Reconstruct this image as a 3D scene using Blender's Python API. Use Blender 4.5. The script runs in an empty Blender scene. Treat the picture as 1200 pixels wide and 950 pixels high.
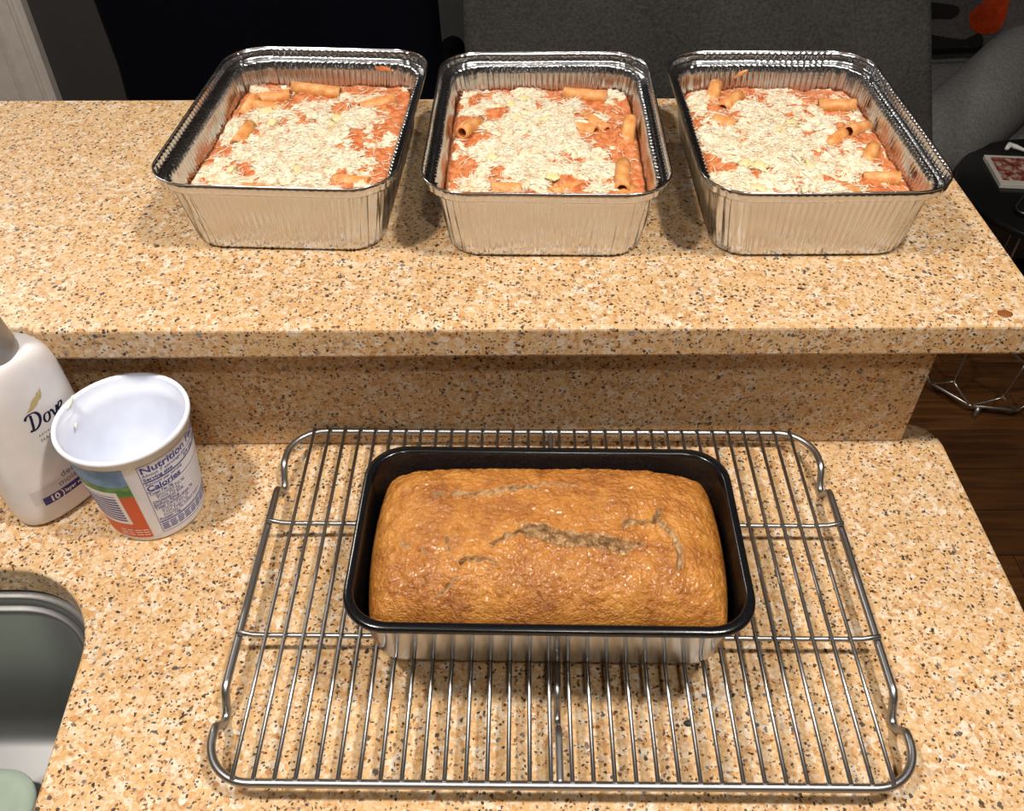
import bpy, bmesh, math, random
from mathutils import Vector, Matrix, noise, Euler
from math import pi, sin, cos, sqrt, atan2, radians

# ------------------------------------------------------------------ camera, world, light, exposure
SC = bpy.context.scene
COL = SC.collection

cam_data = bpy.data.cameras.new('camera')
cam_data.sensor_fit = 'HORIZONTAL'
cam_data.sensor_width = 36.0
cam_data.lens = 1060.0 / 1200.0 * 36.0
cam_data.clip_start = 0.01
cam_data.clip_end = 50
cam = bpy.data.objects.new('camera', cam_data)
COL.objects.link(cam)
cam.matrix_world = (Matrix.Translation((0, 0, 1.47)) @ Matrix.Rotation(radians(90 - 43.56), 4, 'X')
                    @ Matrix.Rotation(radians(-0.3), 4, 'Z'))
SC.camera = cam

world = bpy.data.worlds.new('world')
SC.world = world
world.use_nodes = True
world.node_tree.nodes['Background'].inputs[0].default_value = (1.0, 0.86, 0.7, 1)
world.node_tree.nodes['Background'].inputs[1].default_value = 0.02

SC.view_settings.view_transform = 'Standard'
SC.view_settings.look = 'None'
SC.view_settings.exposure = 0.0
SC.view_settings.gamma = 1.0
SC.view_settings.use_curve_mapping = False

CEIL = 2.45
LAMPS = [  # x, y, watts  (recessed ceiling cans over the kitchen side; the last is an added fill)
    (-0.60, 0.15, 22.0),
    (0.50, 0.19, 22.0),
    (0.10, -0.50, 8.0),
    (-1.45, 1.85, 16.0),  # added living-room fill, brightens the door casing and back wall
]
LAMP_COLOR = (1.0, 0.94, 0.86)

# ------------------------------------------------------------------ helpers
def new_mesh(name, verts, faces, mat=None, parent=None, smooth=True, loc=None, rot=None):
    me = bpy.data.meshes.new(name)
    me.from_pydata([tuple(v) for v in verts], [], faces)
    if smooth:
        me.polygons.foreach_set('use_smooth', [True] * len(me.polygons))
    me.update()
    if mat:
        me.materials.append(mat)
    o = bpy.data.objects.new(name, me)
    COL.objects.link(o)
    if parent:
        o.parent = parent
    if loc:
        o.location = loc
    if rot:
        o.rotation_euler = rot
    return o


def from_bm(name, bm, mat=None, parent=None, smooth=False, loc=None, rot=None):
    me = bpy.data.meshes.new(name)
    bmesh.ops.recalc_face_normals(bm, faces=bm.faces)
    bm.to_mesh(me)
    bm.free()
    if smooth:
        me.polygons.foreach_set('use_smooth', [True] * len(me.polygons))
    if mat:
        me.materials.append(mat)
    o = bpy.data.objects.new(name, me)
    COL.objects.link(o)
    if parent:
        o.parent = parent
    if loc:
        o.location = loc
    if rot:
        o.rotation_euler = rot
    return o


def fix_normals(o):
    bm = bmesh.new()
    bm.from_mesh(o.data)
    bmesh.ops.recalc_face_normals(bm, faces=bm.faces)
    bm.to_mesh(o.data)
    bm.free()
    return o


def empty(name, loc=(0, 0, 0), rotz=0.0):
    o = bpy.data.objects.new(name, None)
    o.empty_display_size = 0.05
    COL.objects.link(o)
    o.location = loc
    o.rotation_euler = (0, 0, rotz)
    return o


def tag(o, label=None, cat=None, group=None, kind=None):
    if label:
        o['label'] = label
    if cat:
        o['category'] = cat
    if group:
        o['group'] = group
    if kind:
        o['kind'] = kind
    return o


def copy_part(o, parent, loc=None, name=None):
    c = o.copy()
    COL.objects.link(c)
    c.parent = parent
    if loc is not None:
        c.location = loc
    return c


def box_bm(bm, x0, x1, y0, y1, z0, z1):
    vs = [bm.verts.new((x, y, z)) for z in (z0, z1) for x, y in ((x0, y0), (x1, y0), (x1, y1), (x0, y1))]
    for f in ((0, 3, 2, 1), (4, 5, 6, 7), (0, 1, 5, 4), (1, 2, 6, 5), (2, 3, 7, 6), (3, 0, 4, 7)):
        bm.faces.new([vs[i] for i in f])
    return vs


def box(name, x0, x1, y0, y1, z0, z1, mat, parent=None, bevel=0.0, seg=2, smooth=False):
    bm = bmesh.new()
    box_bm(bm, x0, x1, y0, y1, z0, z1)
    if bevel > 0:
        bmesh.ops.bevel(bm, geom=list(bm.edges), offset=bevel, segments=seg, affect='EDGES', profile=0.5)
    return from_bm(name, bm, mat, parent, smooth=smooth)


def tube_geo(path, r, seg=10, closed=False, caps=True):
    """verts, faces of a tube of radius r (number or list) along path, parallel transported."""
    P = [Vector(p) for p in path]
    n = len(P)
    R = r if isinstance(r, (list, tuple)) else [r] * n
    T = []
    for i in range(n):
        if closed:
            t = P[(i + 1) % n] - P[i - 1]
        else:
            t = P[min(i + 1, n - 1)] - P[max(i - 1, 0)]
        T.append(t.normalized())
    up = Vector((0, 0, 1)) if abs(T[0].z) < 0.9 else Vector((1, 0, 0))
    N = (up - T[0] * up.dot(T[0])).normalized()
    verts, faces = [], []
    for i in range(n):
        N = (N - T[i] * N.dot(T[i])).normalized()
        Bv = T[i].cross(N)
        for k in range(seg):
            a = 2 * pi * k / seg
            verts.append(P[i] + (N * cos(a) + Bv * sin(a)) * R[i])
    m = n if closed else n - 1
    for i in range(m):
        j = (i + 1) % n
        for k in range(seg):
            l = (k + 1) % seg
            faces.append((i * seg + k, i * seg + l, j * seg + l, j * seg + k))
    if not closed and caps:
        faces.append(tuple(range(seg - 1, -1, -1)))
        faces.append(tuple((n - 1) * seg + k for k in range(seg)))
    return verts, faces


def tube(name, path, r, mat, parent=None, seg=10, closed=False):
    v, f = tube_geo(path, r, seg, closed)
    return new_mesh(name, v, f, mat, parent)


def lathe(name, profile, mat, parent=None, seg=64, loc=None, close_bottom=False, close_top=False):
    verts, faces = [], []
    n = len(profile)
    for (r, z) in profile:
        for k in range(seg):
            a = 2 * pi * k / seg
            verts.append((r * cos(a), r * sin(a), z))
    for i in range(n - 1):
        for k in range(seg):
            l = (k + 1) % seg
            faces.append((i * seg + k, i * seg + l, (i + 1) * seg + l, (i + 1) * seg + k))
    if close_bottom:
        faces.append(tuple(range(seg - 1, -1, -1)))
    if close_top:
        faces.append(tuple((n - 1) * seg + k for k in range(seg)))
    return new_mesh(name, verts, faces, mat, parent, loc=loc)


def rrect(hx, hy, r, nx, ny, nc):
    """rounded rectangle, counter-clockwise, fixed counts: list of (x, y, nx, ny, corner 0..1, side index)"""
    out = []
    r = min(r, hx - 1e-5, hy - 1e-5)
    cs = [(hx - r, -hy + r, -90), (hx - r, hy - r, 0), (-hx + r, hy - r, 90), (-hx + r, -hy + r, 180)]
    sides = [(-hx + r, -hy, hx - r, -hy, 0, -1, nx), (hx, -hy + r, hx, hy - r, 1, 0, ny),
             (hx - r, hy, -hx + r, hy, 0, 1, nx), (-hx, hy - r, -hx, -hy + r, -1, 0, ny)]
    for i in range(4):
        x0, y0, x1, y1, ax, ay, n = sides[i]
        for k in range(n):
            t = k / n
            out.append((x0 + (x1 - x0) * t, y0 + (y1 - y0) * t, ax, ay, 0.0, i))
        cx, cy, a0 = cs[i]
        for k in range(nc):
            a = radians(a0 + 90.0 * k / nc)
            out.append((cx + r * cos(a), cy + r * sin(a), cos(a), sin(a), sin(pi * k / nc), i + 4))
    return out


def loft(rings, cap_first=False, cap_last=False, flip=False):
    n = len(rings[0])
    verts = [v for r in rings for v in r]
    faces = []
    for i in range(len(rings) - 1):
        for k in range(n):
            l = (k + 1) % n
            f = (i * n + k, i * n + l, (i + 1) * n + l, (i + 1) * n + k)
            faces.append(f[::-1] if flip else f)
    if cap_first:
        c = len(verts)
        ctr = sum((Vector(v) for v in rings[0]), Vector()) / n
        verts.append(ctr)
        for k in range(n):
            f = (c, (k + 1) % n, k)
            faces.append(f[::-1] if flip else f)
    if cap_last:
        c = len(verts)
        ctr = sum((Vector(v) for v in rings[-1]), Vector()) / n
        verts.append(ctr)
        o = (len(rings) - 1) * n
        for k in range(n):
            f = (c, o + k, o + (k + 1) % n)
            faces.append(f[::-1] if flip else f)
    return verts, faces


def round_poly(pts, r, seg=12):
    """round the corners of a polygon (list of (x, y, radius or None))"""
    out = []
    n = len(pts)
    for i in range(n):
        p = Vector(pts[i][:2])
        rr = pts[i][2] if len(pts[i]) > 2 else r
        a = (Vector(pts[i - 1][:2]) - p).normalized()
        b = (Vector(pts[(i + 1) % n][:2]) - p).normalized()
        if rr <= 0:
            out.append((p.x, p.y))
            continue
        ang = a.angle(b)
        d = rr / math.tan(ang / 2)
        c = p + (a + b).normalized() * (rr / sin(ang / 2))
        s, e = p + a * d - c, p + b * d - c
        a0, a1 = atan2(s.y, s.x), atan2(e.y, e.x)
        while a1 - a0 > pi: a1 -= 2 * pi
        while a1 - a0 < -pi: a1 += 2 * pi
        for k in range(seg + 1):
            t = a0 + (a1 - a0) * k / seg
            out.append((c.x + rr * cos(t), c.y + rr * sin(t)))
    return out


def slab(name, outline, z0, z1, mat, hole=None, parent=None, bevel=0.0):
    """extruded plate from an outline, with an optional hole"""
    bm = bmesh.new()
    edges = []
    for loop in ([outline] + ([hole] if hole else [])):
        vs = [bm.verts.new((x, y, z0)) for x, y in loop]
        edges += [bm.edges.new((vs[i], vs[(i + 1) % len(vs)])) for i in range(len(vs))]
    bmesh.ops.triangle_fill(bm, edges=edges, use_beauty=True, use_dissolve=False)
    ret = bmesh.ops.extrude_face_region(bm, geom=list(bm.faces))
    bmesh.ops.translate(bm, vec=(0, 0, z1 - z0), verts=[g for g in ret['geom'] if isinstance(g, bmesh.types.BMVert)])
    bmesh.ops.recalc_face_normals(bm, faces=bm.faces)
    if bevel > 0:
        es = [e for e in bm.edges if len(e.link_faces) == 2 and abs(e.link_faces[0].normal.dot(e.link_faces[1].normal)) < 0.3
              and abs(e.verts[0].co.z - e.verts[1].co.z) < 1e-5]
        bmesh.ops.bevel(bm, geom=es, offset=bevel, segments=3, affect='EDGES', profile=0.5)
    return from_bm(name, bm, mat, parent)


def fbm(x, y, z, oct=3):
    s, a, f = 0.0, 1.0, 1.0
    for _ in range(oct):
        s += a * noise.noise((x * f, y * f, z * f))
        a *= 0.5
        f *= 2.03
    return s


# ------------------------------------------------------------------ materials
class NT:
    def __init__(self, name):
        self.m = bpy.data.materials.new(name)
        self.m.use_nodes = True
        self.t = self.m.node_tree
        self.b = self.t.nodes['Principled BSDF']

    def n(self, typ, **kw):
        nd = self.t.nodes.new(typ)
        for k, v in kw.items():
            setattr(nd, k, v)
        return nd

    def l(self, a, b):
        self.t.links.new(a, b)

    def val(self, sock, v):
        if hasattr(v, 'is_output') or hasattr(v, 'links'):
            self.l(v, sock)
        else:
            sock.default_value = v

    def coord(self, kind='Object'):
        return self.n('ShaderNodeTexCoord').outputs[kind]

    def noise(self, vec, scale, detail=3, rough=0.5, dist=0.0, out='Fac'):
        nd = self.n('ShaderNodeTexNoise')
        self.l(vec, nd.inputs['Vector'])
        nd.inputs['Scale'].default_value = scale
        nd.inputs['Detail'].default_value = detail
        nd.inputs['Roughness'].default_value = rough
        nd.inputs['Distortion'].default_value = dist
        return nd.outputs[out]

    def voro(self, vec, scale, feature='F1', rnd=1.0):
        nd = self.n('ShaderNodeTexVoronoi', feature=feature)
        self.l(vec, nd.inputs['Vector'])
        nd.inputs['Scale'].default_value = scale
        nd.inputs['Randomness'].default_value = rnd
        return nd

    def ramp(self, fac, stops, interp='LINEAR'):
        nd = self.n('ShaderNodeValToRGB')
        cr = nd.color_ramp
        cr.interpolation = interp
        while len(cr.elements) > 1:
            cr.elements.remove(cr.elements[-1])
        cr.elements[0].position = stops[0][0]
        cr.elements[0].color = (*stops[0][1], 1)
        for p, c in stops[1:]:
            e = cr.elements.new(p)
            e.color = (*c, 1)
        self.l(fac, nd.inputs[0])
        return nd.outputs[0]

    def fr(self, fac, lo, hi):
        nd = self.n('ShaderNodeMapRange')
        nd.inputs['From Min'].default_value = lo
        nd.inputs['From Max'].default_value = hi
        self.l(fac, nd.inputs['Value'])
        return nd.outputs[0]

    def mix(self, fac, a, b, blend='MIX'):
        nd = self.n('ShaderNodeMix', data_type='RGBA', blend_type=blend)
        self.val(nd.inputs['Factor'], fac)
        for s, v in ((nd.inputs[6], a), (nd.inputs[7], b)):
            if isinstance(v, tuple):
                s.default_value = (*v, 1) if len(v) == 3 else v
            else:
                self.l(v, s)
        return nd.outputs[2]

    def math(self, op, a, b=0.0):
        nd = self.n('ShaderNodeMath', operation=op)
        for s, v in ((nd.inputs[0], a), (nd.inputs[1], b)):
            self.val(s, v)
        return nd.outputs[0]

    def bump(self, h, strength=0.3, dist=0.001):
        nd = self.n('ShaderNodeBump')
        nd.inputs['Strength'].default_value = strength
        nd.inputs['Distance'].default_value = dist
        self.l(h, nd.inputs['Height'])
        self.l(nd.outputs[0], self.b.inputs['Normal'])

    def set(self, **kw):
        for k, v in kw.items():
            s = self.b.inputs[k.replace('_', ' ')]
            if isinstance(v, tuple) and len(v) == 3:
                v = (*v, 1) if s.type == 'RGBA' else v
            self.val(s, v)
        return self


def lin(r, g, b):
    f = lambda c: (c / 255 / 12.92) if c <= 10 else ((c / 255 + 0.055) / 1.055) ** 2.4
    return (f(r), f(g), f(b))


def flat(name, col, rough=0.5, metal=0.0, **kw):
    m = NT(name)
    m.set(Base_Color=col, Roughness=rough, Metallic=metal, **kw)
    # a trace of procedural unevenness on every surface
    v = m.noise(m.coord(), 40, 2)
    m.set(Base_Color=m.mix(m.fr(v, 0.3, 0.7), tuple(c * 0.94 for c in col), tuple(min(1, c * 1.05) for c in col)))
    return m.m


def make_granite():
    m = NT('granite')
    co = m.coord()
    w = m.n('ShaderNodeVectorMath', operation='MULTIPLY_ADD')
    nz = m.noise(co, 210, 3, 0.65, out='Color')
    m.l(nz, w.inputs[0])
    w.inputs[1].default_value = (0.0048, 0.0048, 0.0048)
    m.l(co, w.inputs[2])
    dc = w.outputs[0]
    big = m.noise(co, 26, 4, 0.65)
    base = m.ramp(big, [(0.30, lin(208, 160, 108)), (0.45, lin(218, 176, 124)), (0.58, lin(226, 192, 148)), (0.72, lin(214, 168, 114))])
    # pale and tinted crystals
    v1 = m.voro(dc, 250)
    c1 = m.ramp(m.n_sep(v1.outputs['Color'], 0), [
        (0.0, lin(226, 188, 140)), (0.26, lin(210, 160, 104)), (0.42, lin(242, 230, 214)), (0.60, lin(202, 150, 96)),
        (0.70, lin(236, 208, 176)), (0.80, lin(204, 184, 164)), (0.87, lin(242, 234, 222)), (0.95, lin(186, 124, 66))], 'CONSTANT')
    col = m.mix(m.fr(m.noise(co, 60, 3), 0.36, 0.60), base, c1)
    v2 = m.voro(dc, 560)
    c2 = m.ramp(m.n_sep(v2.outputs['Color'], 1), [
        (0.0, lin(218, 176, 128)), (0.32, lin(230, 202, 166)), (0.55, lin(192, 146, 98)), (0.66, lin(234, 222, 208)),
        (0.80, lin(220, 172, 112)), (0.90, lin(172, 134, 92))], 'CONSTANT')
    col = m.mix(0.42, col, c2)
    # grey and rusty grains of uneven outline
    v3 = m.voro(dc, 120)
    sel = m.math('GREATER_THAN', m.n_sep(v3.outputs['Color'], 2), 0.80)
    near = m.math('LESS_THAN', v3.outputs['Distance'], 0.33)
    tone = m.ramp(m.n_sep(v3.outputs['Color'], 0), [(0.0, lin(140, 130, 126)), (0.35, lin(232, 220, 210)), (0.62, lin(146, 136, 136)), (0.82, lin(172, 108, 58))], 'CONSTANT')
    col = m.mix(m.math('MULTIPLY', m.math('MULTIPLY', sel, near), m.fr(m.noise(co, 420, 2), 0.35, 0.6)), col, tone)
    # scattered dark mica specks, three sizes, broken up by fine noise
    brk = m.math('MULTIPLY', m.noise(co, 520, 2), 0.30)
    for sc_, th, rad, dk in ((430, 0.80, 0.52, lin(112, 82, 58)), (260, 0.90, 0.46, lin(140, 84, 44)), (240, 0.88, 0.46, lin(112, 106, 108)), (130, 0.92, 0.38, lin(70, 66, 74)), (190, 0.86, 0.41, lin(40, 33, 33)), (300, 0.90, 0.48, lin(26, 22, 22)), (480, 0.93, 0.55, lin(22, 18, 18))):
        v = m.voro(dc, sc_)
        s = m.math('MULTIPLY', m.math('GREATER_THAN', m.n_sep(v.outputs['Color'], 0), th), m.math('LESS_THAN', m.math('ADD', v.outputs['Distance'], brk), rad))
        col = m.mix(m.math('MULTIPLY', s, 0.9), col, dk)
    col = m.mix(1.0, col, (0.75, 0.74, 0.70), 'MULTIPLY')
    m.set(Base_Color=col, Roughness=0.36)
    m.b.inputs['Specular IOR Level'].default_value = 0.3
    return m.m


def n_sep(self, colsock, i):
    nd = self.n('ShaderNodeSeparateColor')
    self.l(colsock, nd.inputs[0])
    return nd.outputs[i]
NT.n_sep = n_sep

M = {}
M['granite'] = make_granite()


def make_foil():
    m = NT('aluminium_foil')
    co = m.coord()
    h = m.math('ADD', m.noise(co, 160, 3, 0.6), m.math('MULTIPLY', m.noise(co, 700, 2), 0.4))
    m.set(Base_Color=(0.61, 0.62, 0.64), Metallic=1.0, Roughness=0.17)
    m.bump(h, 0.22, 0.0008)
    return m.m
M['foil'] = make_foil()


def make_steel(name, col, rough, scale=300, strength=0.05):
    m = NT(name)
    co = m.coord()
    n1 = m.noise(co, scale, 2)
    m.set(Base_Color=col, Metallic=1.0, Roughness=rough)
    m.bump(n1, strength, 0.0005)
    return m.m
M['rack'] = make_steel('rack_wire_steel', (0.34, 0.34, 0.345), 0.36)
M['pan_metal'] = make_steel('satin_pan_metal', (0.40, 0.41, 0.42), 0.17)
M['sink'] = make_steel('brushed_sink_steel', (0.36, 0.36, 0.36), 0.42)
M['wire_dark'] = make_steel('basket_wire', (0.55, 0.52, 0.48), 0.4)


def make_nonstick():
    m = NT('black_nonstick')
    co = m.coord()
    sp = m.math('GREATER_THAN', m.noise(co, 1400, 1), 0.70)
    m.set(Base_Color=m.mix(sp, (0.004, 0.004, 0.005), (0.04, 0.04, 0.04)), Roughness=0.20)
    m.bump(m.noise(co, 500, 2), 0.08, 0.0005)
    return m.m
M['nonstick'] = make_nonstick()


def make_crust():
    m = NT('loaf_crust')
    co = m.coord()
    at = m.n('ShaderNodeAttribute', attribute_name='crumb')
    fac = m.n_sep(at.outputs['Color'], 0)
    n1 = m.noise(co, 34, 4, 0.6)
    crust = m.ramp(n1, [(0.28, lin(126, 66, 18)), (0.42, lin(156, 92, 30)), (0.55, lin(178, 114, 42)), (0.72, lin(192, 132, 60))])
    n2 = m.noise(co, 260, 4, 0.7)
    crust = m.mix(m.fr(n2, 0.40, 0.70), crust, m.mix(0.5, crust, lin(204, 144, 72)))
    crust = m.mix(m.math('MULTIPLY', m.fr(m.noise(co, 75, 3), 0.52, 0.72), 0.6), crust, lin(128, 66, 20))
    pit = m.voro(co, 420)
    crust = m.mix(m.math('MULTIPLY', m.math('LESS_THAN', pit.outputs['Distance'], 0.22), 0.35), crust, lin(112, 56, 18))
    crumb = m.ramp(m.noise(co, 240, 3), [(0.30, lin(98, 68, 38)), (0.44, lin(148, 112, 70)), (0.6, lin(180, 144, 98)), (0.8, lin(196, 166, 122))])
    m.set(Base_Color=m.mix(fac, crust, crumb))
    m.set(Roughness=m.mix(fac, (0.24, 0.24, 0.24), (0.75, 0.75, 0.75)))
    h = m.math('ADD', m.noise(co, 330, 4, 0.65), m.math('MULTIPLY', m.noise(co, 900, 3), 0.5))
    m.bump(h, 0.9, 0.0024)
    m.b.inputs['Coat Weight'].default_value = 0.35
    m.b.inputs['Coat Roughness'].default_value = 0.16
    return m.m
M['crust'] = make_crust()


def make_food(name, stops, scale, rough, bump=0.5, sss=0.0, dist=0.001):
    m = NT(name)
    co = m.coord()
    m.set(Base_Color=m.ramp(m.noise(co, scale, 4, 0.65), stops), Roughness=rough)
    m.bump(m.noise(co, scale * 6, 3), bump, dist)
    if sss:
        m.b.inputs['Subsurface Weight'].default_value = sss
        m.b.inputs['Subsurface Radius'].default_value = (0.003, 0.0015, 0.0008)
    return m.m
M['sauce'] = make_food('tomato_cream_sauce', [(0.28, lin(172, 74, 28)), (0.42, lin(204, 108, 54)), (0.56, lin(222, 138, 82)), (0.72, lin(230, 170, 122))], 190, 0.40, 1.0, 0.0, 0.0020)
M['pasta'] = make_food('sauced_pasta', [(0.3, lin(188, 108, 52)), (0.5, lin(208, 142, 78)), (0.7, lin(216, 168, 110))], 150, 0.36, 0.6)
M['cheese'] = make_food('grated_cheese', [(0.30, lin(200, 136, 96)), (0.38, lin(214, 186, 150)), (0.50, lin(224, 212, 184)), (0.75, lin(232, 224, 202))], 95, 0.5, 0.8, 0.0, 0.0020)
M['shreds'] = make_food('grated_cheese_shreds', [(0.30, lin(212, 172, 140)), (0.45, lin(226, 214, 190)), (0.7, lin(234, 228, 212))], 95, 0.5, 0.3)
M['cheese_yellow'] = make_food('yellow_cheese', [(0.3, lin(202, 182, 130)), (0.6, lin(212, 200, 152))], 80, 0.45, 0.3)
M['herb'] = flat('dried_herb', lin(70, 62, 30), 0.7)
M['white_plastic'] = flat('white_plastic', lin(228, 228, 234), 0.32)
M['cup_plastic'] = flat('tub_plastic', lin(226, 230, 242), 0.35)
M['bottle'] = flat('pearly_bottle_plastic', lin(226, 222, 222), 0.28)
M['collar'] = flat('grey_pump_plastic', lin(150, 144, 140), 0.3, 0.5)
M['navy_ink'] = flat('dark_navy_ink', lin(22, 24, 58), 0.4)
M['violet_band'] = flat('indigo_band', lin(46, 40, 122), 0.35)
M['gold'] = flat('gold_ink', lin(196, 172, 120), 0.35, 0.3)
M['grey_ink'] = flat('grey_ink', lin(130, 118, 116), 0.5)
M['white_ink'] = flat('white_ink', lin(238, 238, 242), 0.4)
M['pale_patch'] = flat('pale_lilac_print', lin(208, 202, 206), 0.35)
M['blue_ink'] = flat('blue_print', lin(52, 62, 150), 0.4)
M['orange_ink'] = flat('orange_print', lin(212, 84, 40), 0.4)
M['yogurt'] = flat('yogurt_residue', lin(240, 234, 206), 0.35)
M['pale_lid'] = flat('pale_green_plastic', lin(150, 164, 150), 0.25)


def make_landscape():
    m = NT('meadow_print')
    co = m.coord()
    sp = m.n('ShaderNodeSeparateXYZ')
    m.l(co, sp.inputs[0])
    z = m.math('ADD', sp.outputs[2], m.math('MULTIPLY', m.math('SUBTRACT', m.noise(co, 60, 3), 0.5), 0.006))
    sky = m.ramp(m.noise(co, 70, 3), [(0.4, lin(92, 132, 184)), (0.6, lin(120, 160, 205)), (0.7, lin(190, 205, 222))])
    grass = m.ramp(m.noise(co, 120, 3), [(0.4, lin(56, 122, 58)), (0.6, lin(98, 152, 84))])
    m.set(Base_Color=m.mix(m.math('GREATER_THAN', z, 0.0715), grass, sky), Roughness=0.4)
    return m.m
M['meadow'] = make_landscape()


def make_fabric(name, c0, c1, scale=180, bump=0.6):
    m = NT(name)
    co = m.coord()
    n1 = m.noise(co, scale, 4, 0.7)
    n2 = m.noise(co, 6, 3)
    m.set(Base_Color=m.mix(m.fr(m.math('ADD', m.math('MULTIPLY', n1, 0.8), m.math('MULTIPLY', n2, 0.3)), 0.35, 0.75), c0, c1), Roughness=0.95)
    m.b.inputs['Specular IOR Level'].default_value = 0.05
    m.bump(n1, bump, 0.004)
    return m.m
M['grey_fabric'] = make_fabric('charcoal_fabric', lin(54, 53, 52), lin(92, 91, 88))
M['grey_light'] = make_fabric('grey_upholstery', lin(92, 92, 92), lin(136, 136, 135), 140)
M['navy'] = make_fabric('navy_fabric', lin(5, 6, 11), lin(10, 11, 20), 200, 0.3)
M['print_cloth'] = make_fabric('grey_print_cloth', lin(70, 66, 68), lin(104, 98, 98), 120)
M['black_print'] = flat('black_cloth_print', lin(10, 10, 11), 0.9)
M['orange_cloth'] = make_fabric('orange_cloth_print', lin(150, 44, 18), lin(190, 70, 30), 60)
M['black_plastic'] = flat('black_lacquer', lin(20, 20, 21), 0.28)
M['card'] = flat('white_card', lin(206, 200, 190), 0.5)
M['card_red'] = make_food('card_print', [(0.35, lin(206, 196, 186)), (0.5, lin(150, 80, 60)), (0.65, lin(96, 40, 30))], 70, 0.5, 0.0)
M['cable'] = flat('white_cable', lin(220, 220, 218), 0.4)
M['trim'] = flat('trim_paint', lin(222, 214, 206), 0.4)
M['dark_wall'] = flat('charcoal_wall_paint', lin(58, 57, 56), 0.7)
M['warm_wall'] = flat('warm_wall_paint', lin(112, 102, 92), 0.8)
M['ceiling'] = flat('ceiling_paint', lin(176, 168, 158), 0.9)
M['cabinet'] = flat('cabinet_paint', lin(120, 84, 52), 0.5)
M['drywall'] = flat('knee_wall_paint', lin(150, 140, 126), 0.8)


def make_wood():
    m = NT('floor_wood')
    co = m.coord('Object')
    mp = m.n('ShaderNodeMapping')
    mp.inputs['Scale'].default_value = (2.2, 30, 30)
    m.l(co, mp.inputs[0])
    oi = m.n('ShaderNodeObjectInfo')
    off = m.n('ShaderNodeVectorMath', operation='ADD')
    m.l(mp.outputs[0], off.inputs[0])
    m.l(oi.outputs['Location'], off.inputs[1])
    g = m.noise(off.outputs[0], 2.2, 5, 0.6, 0.6)
    c = m.ramp(g, [(0.3, lin(62, 36, 16)), (0.5, lin(98, 60, 28)), (0.7, lin(126, 80, 40))])
    c = m.mix(m.math('MULTIPLY', oi.outputs['Random'], 0.55), c, lin(58, 34, 16))
    m.set(Base_Color=c, Roughness=0.42)
    m.bump(g, 0.1, 0.001)
    return m.m
M['wood'] = make_wood()


def make_lamp_mat():
    m = NT('lamp_diffuser')
    m.set(Base_Color=(1, 1, 1), Roughness=0.6)
    m.b.inputs['Emission Color'].default_value = (*LAMP_COLOR, 1)
    m.b.inputs['Emission Strength'].default_value = 12.0
    return m.m
M['lamp'] = make_lamp_mat()

# ------------------------------------------------------------------ room
RX0, RX1, RY0, RY1 = -2.6, 2.8, -2.2, 2.7
floor = box('floor', RX0, RX1, RY0, RY1, -0.08, -0.008, M['wood'])
tag(floor, 'dark brown wooden plank floor beyond the counter end', 'floor', kind='structure')
random.seed(11)
plank_meshes = []
PW, PL = 0.118, 1.2
for i in range(3):
    bm = bmesh.new()
    box_bm(bm, -PL / 2 + 0.001, PL / 2 - 0.001, -PW / 2 + 0.001, PW / 2 - 0.001, -0.010, 0.0)
    bmesh.ops.bevel(bm, geom=[e for e in bm.edges if all(v.co.z > -0.001 for v in e.verts)], offset=0.0012, segments=1, affect='EDGES')
    o = from_bm('plank', bm, M['wood'])
    plank_meshes.append(o.data)
    bpy.data.objects.remove(o)
ny = int((RY1 - RY0) / PW)
for r in range(ny):
    y = RY0 + PW * (r + 0.5)
    off = random.uniform(0, PL)
    x = RX0 + 0.6 + off * 0.3
    while x < RX1 - 0.55:
        o = bpy.data.objects.new('plank', plank_meshes[random.randrange(3)])
        COL.objects.link(o)
        o.parent = floor
        o.location = (x, y, random.uniform(-0.0006, 0.0))
        x += PL
ceil_o = box('ceiling', RX0, RX1, RY0, RY1, CEIL, CEIL + 0.08, M['ceiling'])
tag(ceil_o, 'plain off-white ceiling above the kitchen counter', 'ceiling', kind='structure')
for nm, a in (('wall_back', (RX0, RX1, RY1, RY1 + 0.1)), ('wall_front', (RX0, RX1, RY0 - 0.1, RY0)),
              ('wall_left', (RX0 - 0.1, RX0, RY0, RY1)), ('wall_right', (RX1, RX1 + 0.1, RY0, RY1))):
    w = box(nm, a[0], a[1], a[2], a[3], -0.008, CEIL, M['dark_wall'] if nm == 'wall_back' else M['warm_wall'])
    side = nm.split('_')[1]
    tag(w, {'back': 'dark charcoal painted wall beyond the bar counter', 'front': 'warm beige wall behind the photographer',
            'left': 'warm beige wall to the left of the kitchen', 'right': 'warm beige wall to the right of the room'}[side], 'wall', kind='structure')

# door casing and door at the far left of the back wall
YW = RY1
prof = [(-1.455, 0.0), (-1.455, 0.018), (-1.437, 0.022), (-1.430, 0.014), (-1.392, 0.014), (-1.386, 0.020), (-1.378, 0.020),
        (-1.374, 0.012), (-1.366, 0.012), (-1.360, 0.026), (-1.346, 0.026), (-1.342, 0.0)]
verts, faces = [], []
for z in (0.0, 2.08):
    for x, d in prof:
        verts.append((x * YW / 2.6, YW - d, z))
n = len(prof)
for i in range(n - 1):
    faces.append((i, i + 1, n + i + 1, n + i))
faces.append(tuple(range(n, 2 * n)))
casing = new_mesh('trim_1', verts, faces, M['trim'], smooth=False)
tag(casing, 'grey-white moulded door casing at far left of the dark wall', 'door trim', kind='structure')
door = box('door_1', -2.32, -1.515, YW - 0.012, YW - 0.001, 0.0, 2.06, M['trim'], bevel=0.003)
tag(door, 'pale painted interior door inside the white casing', 'door', kind='structure')
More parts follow.
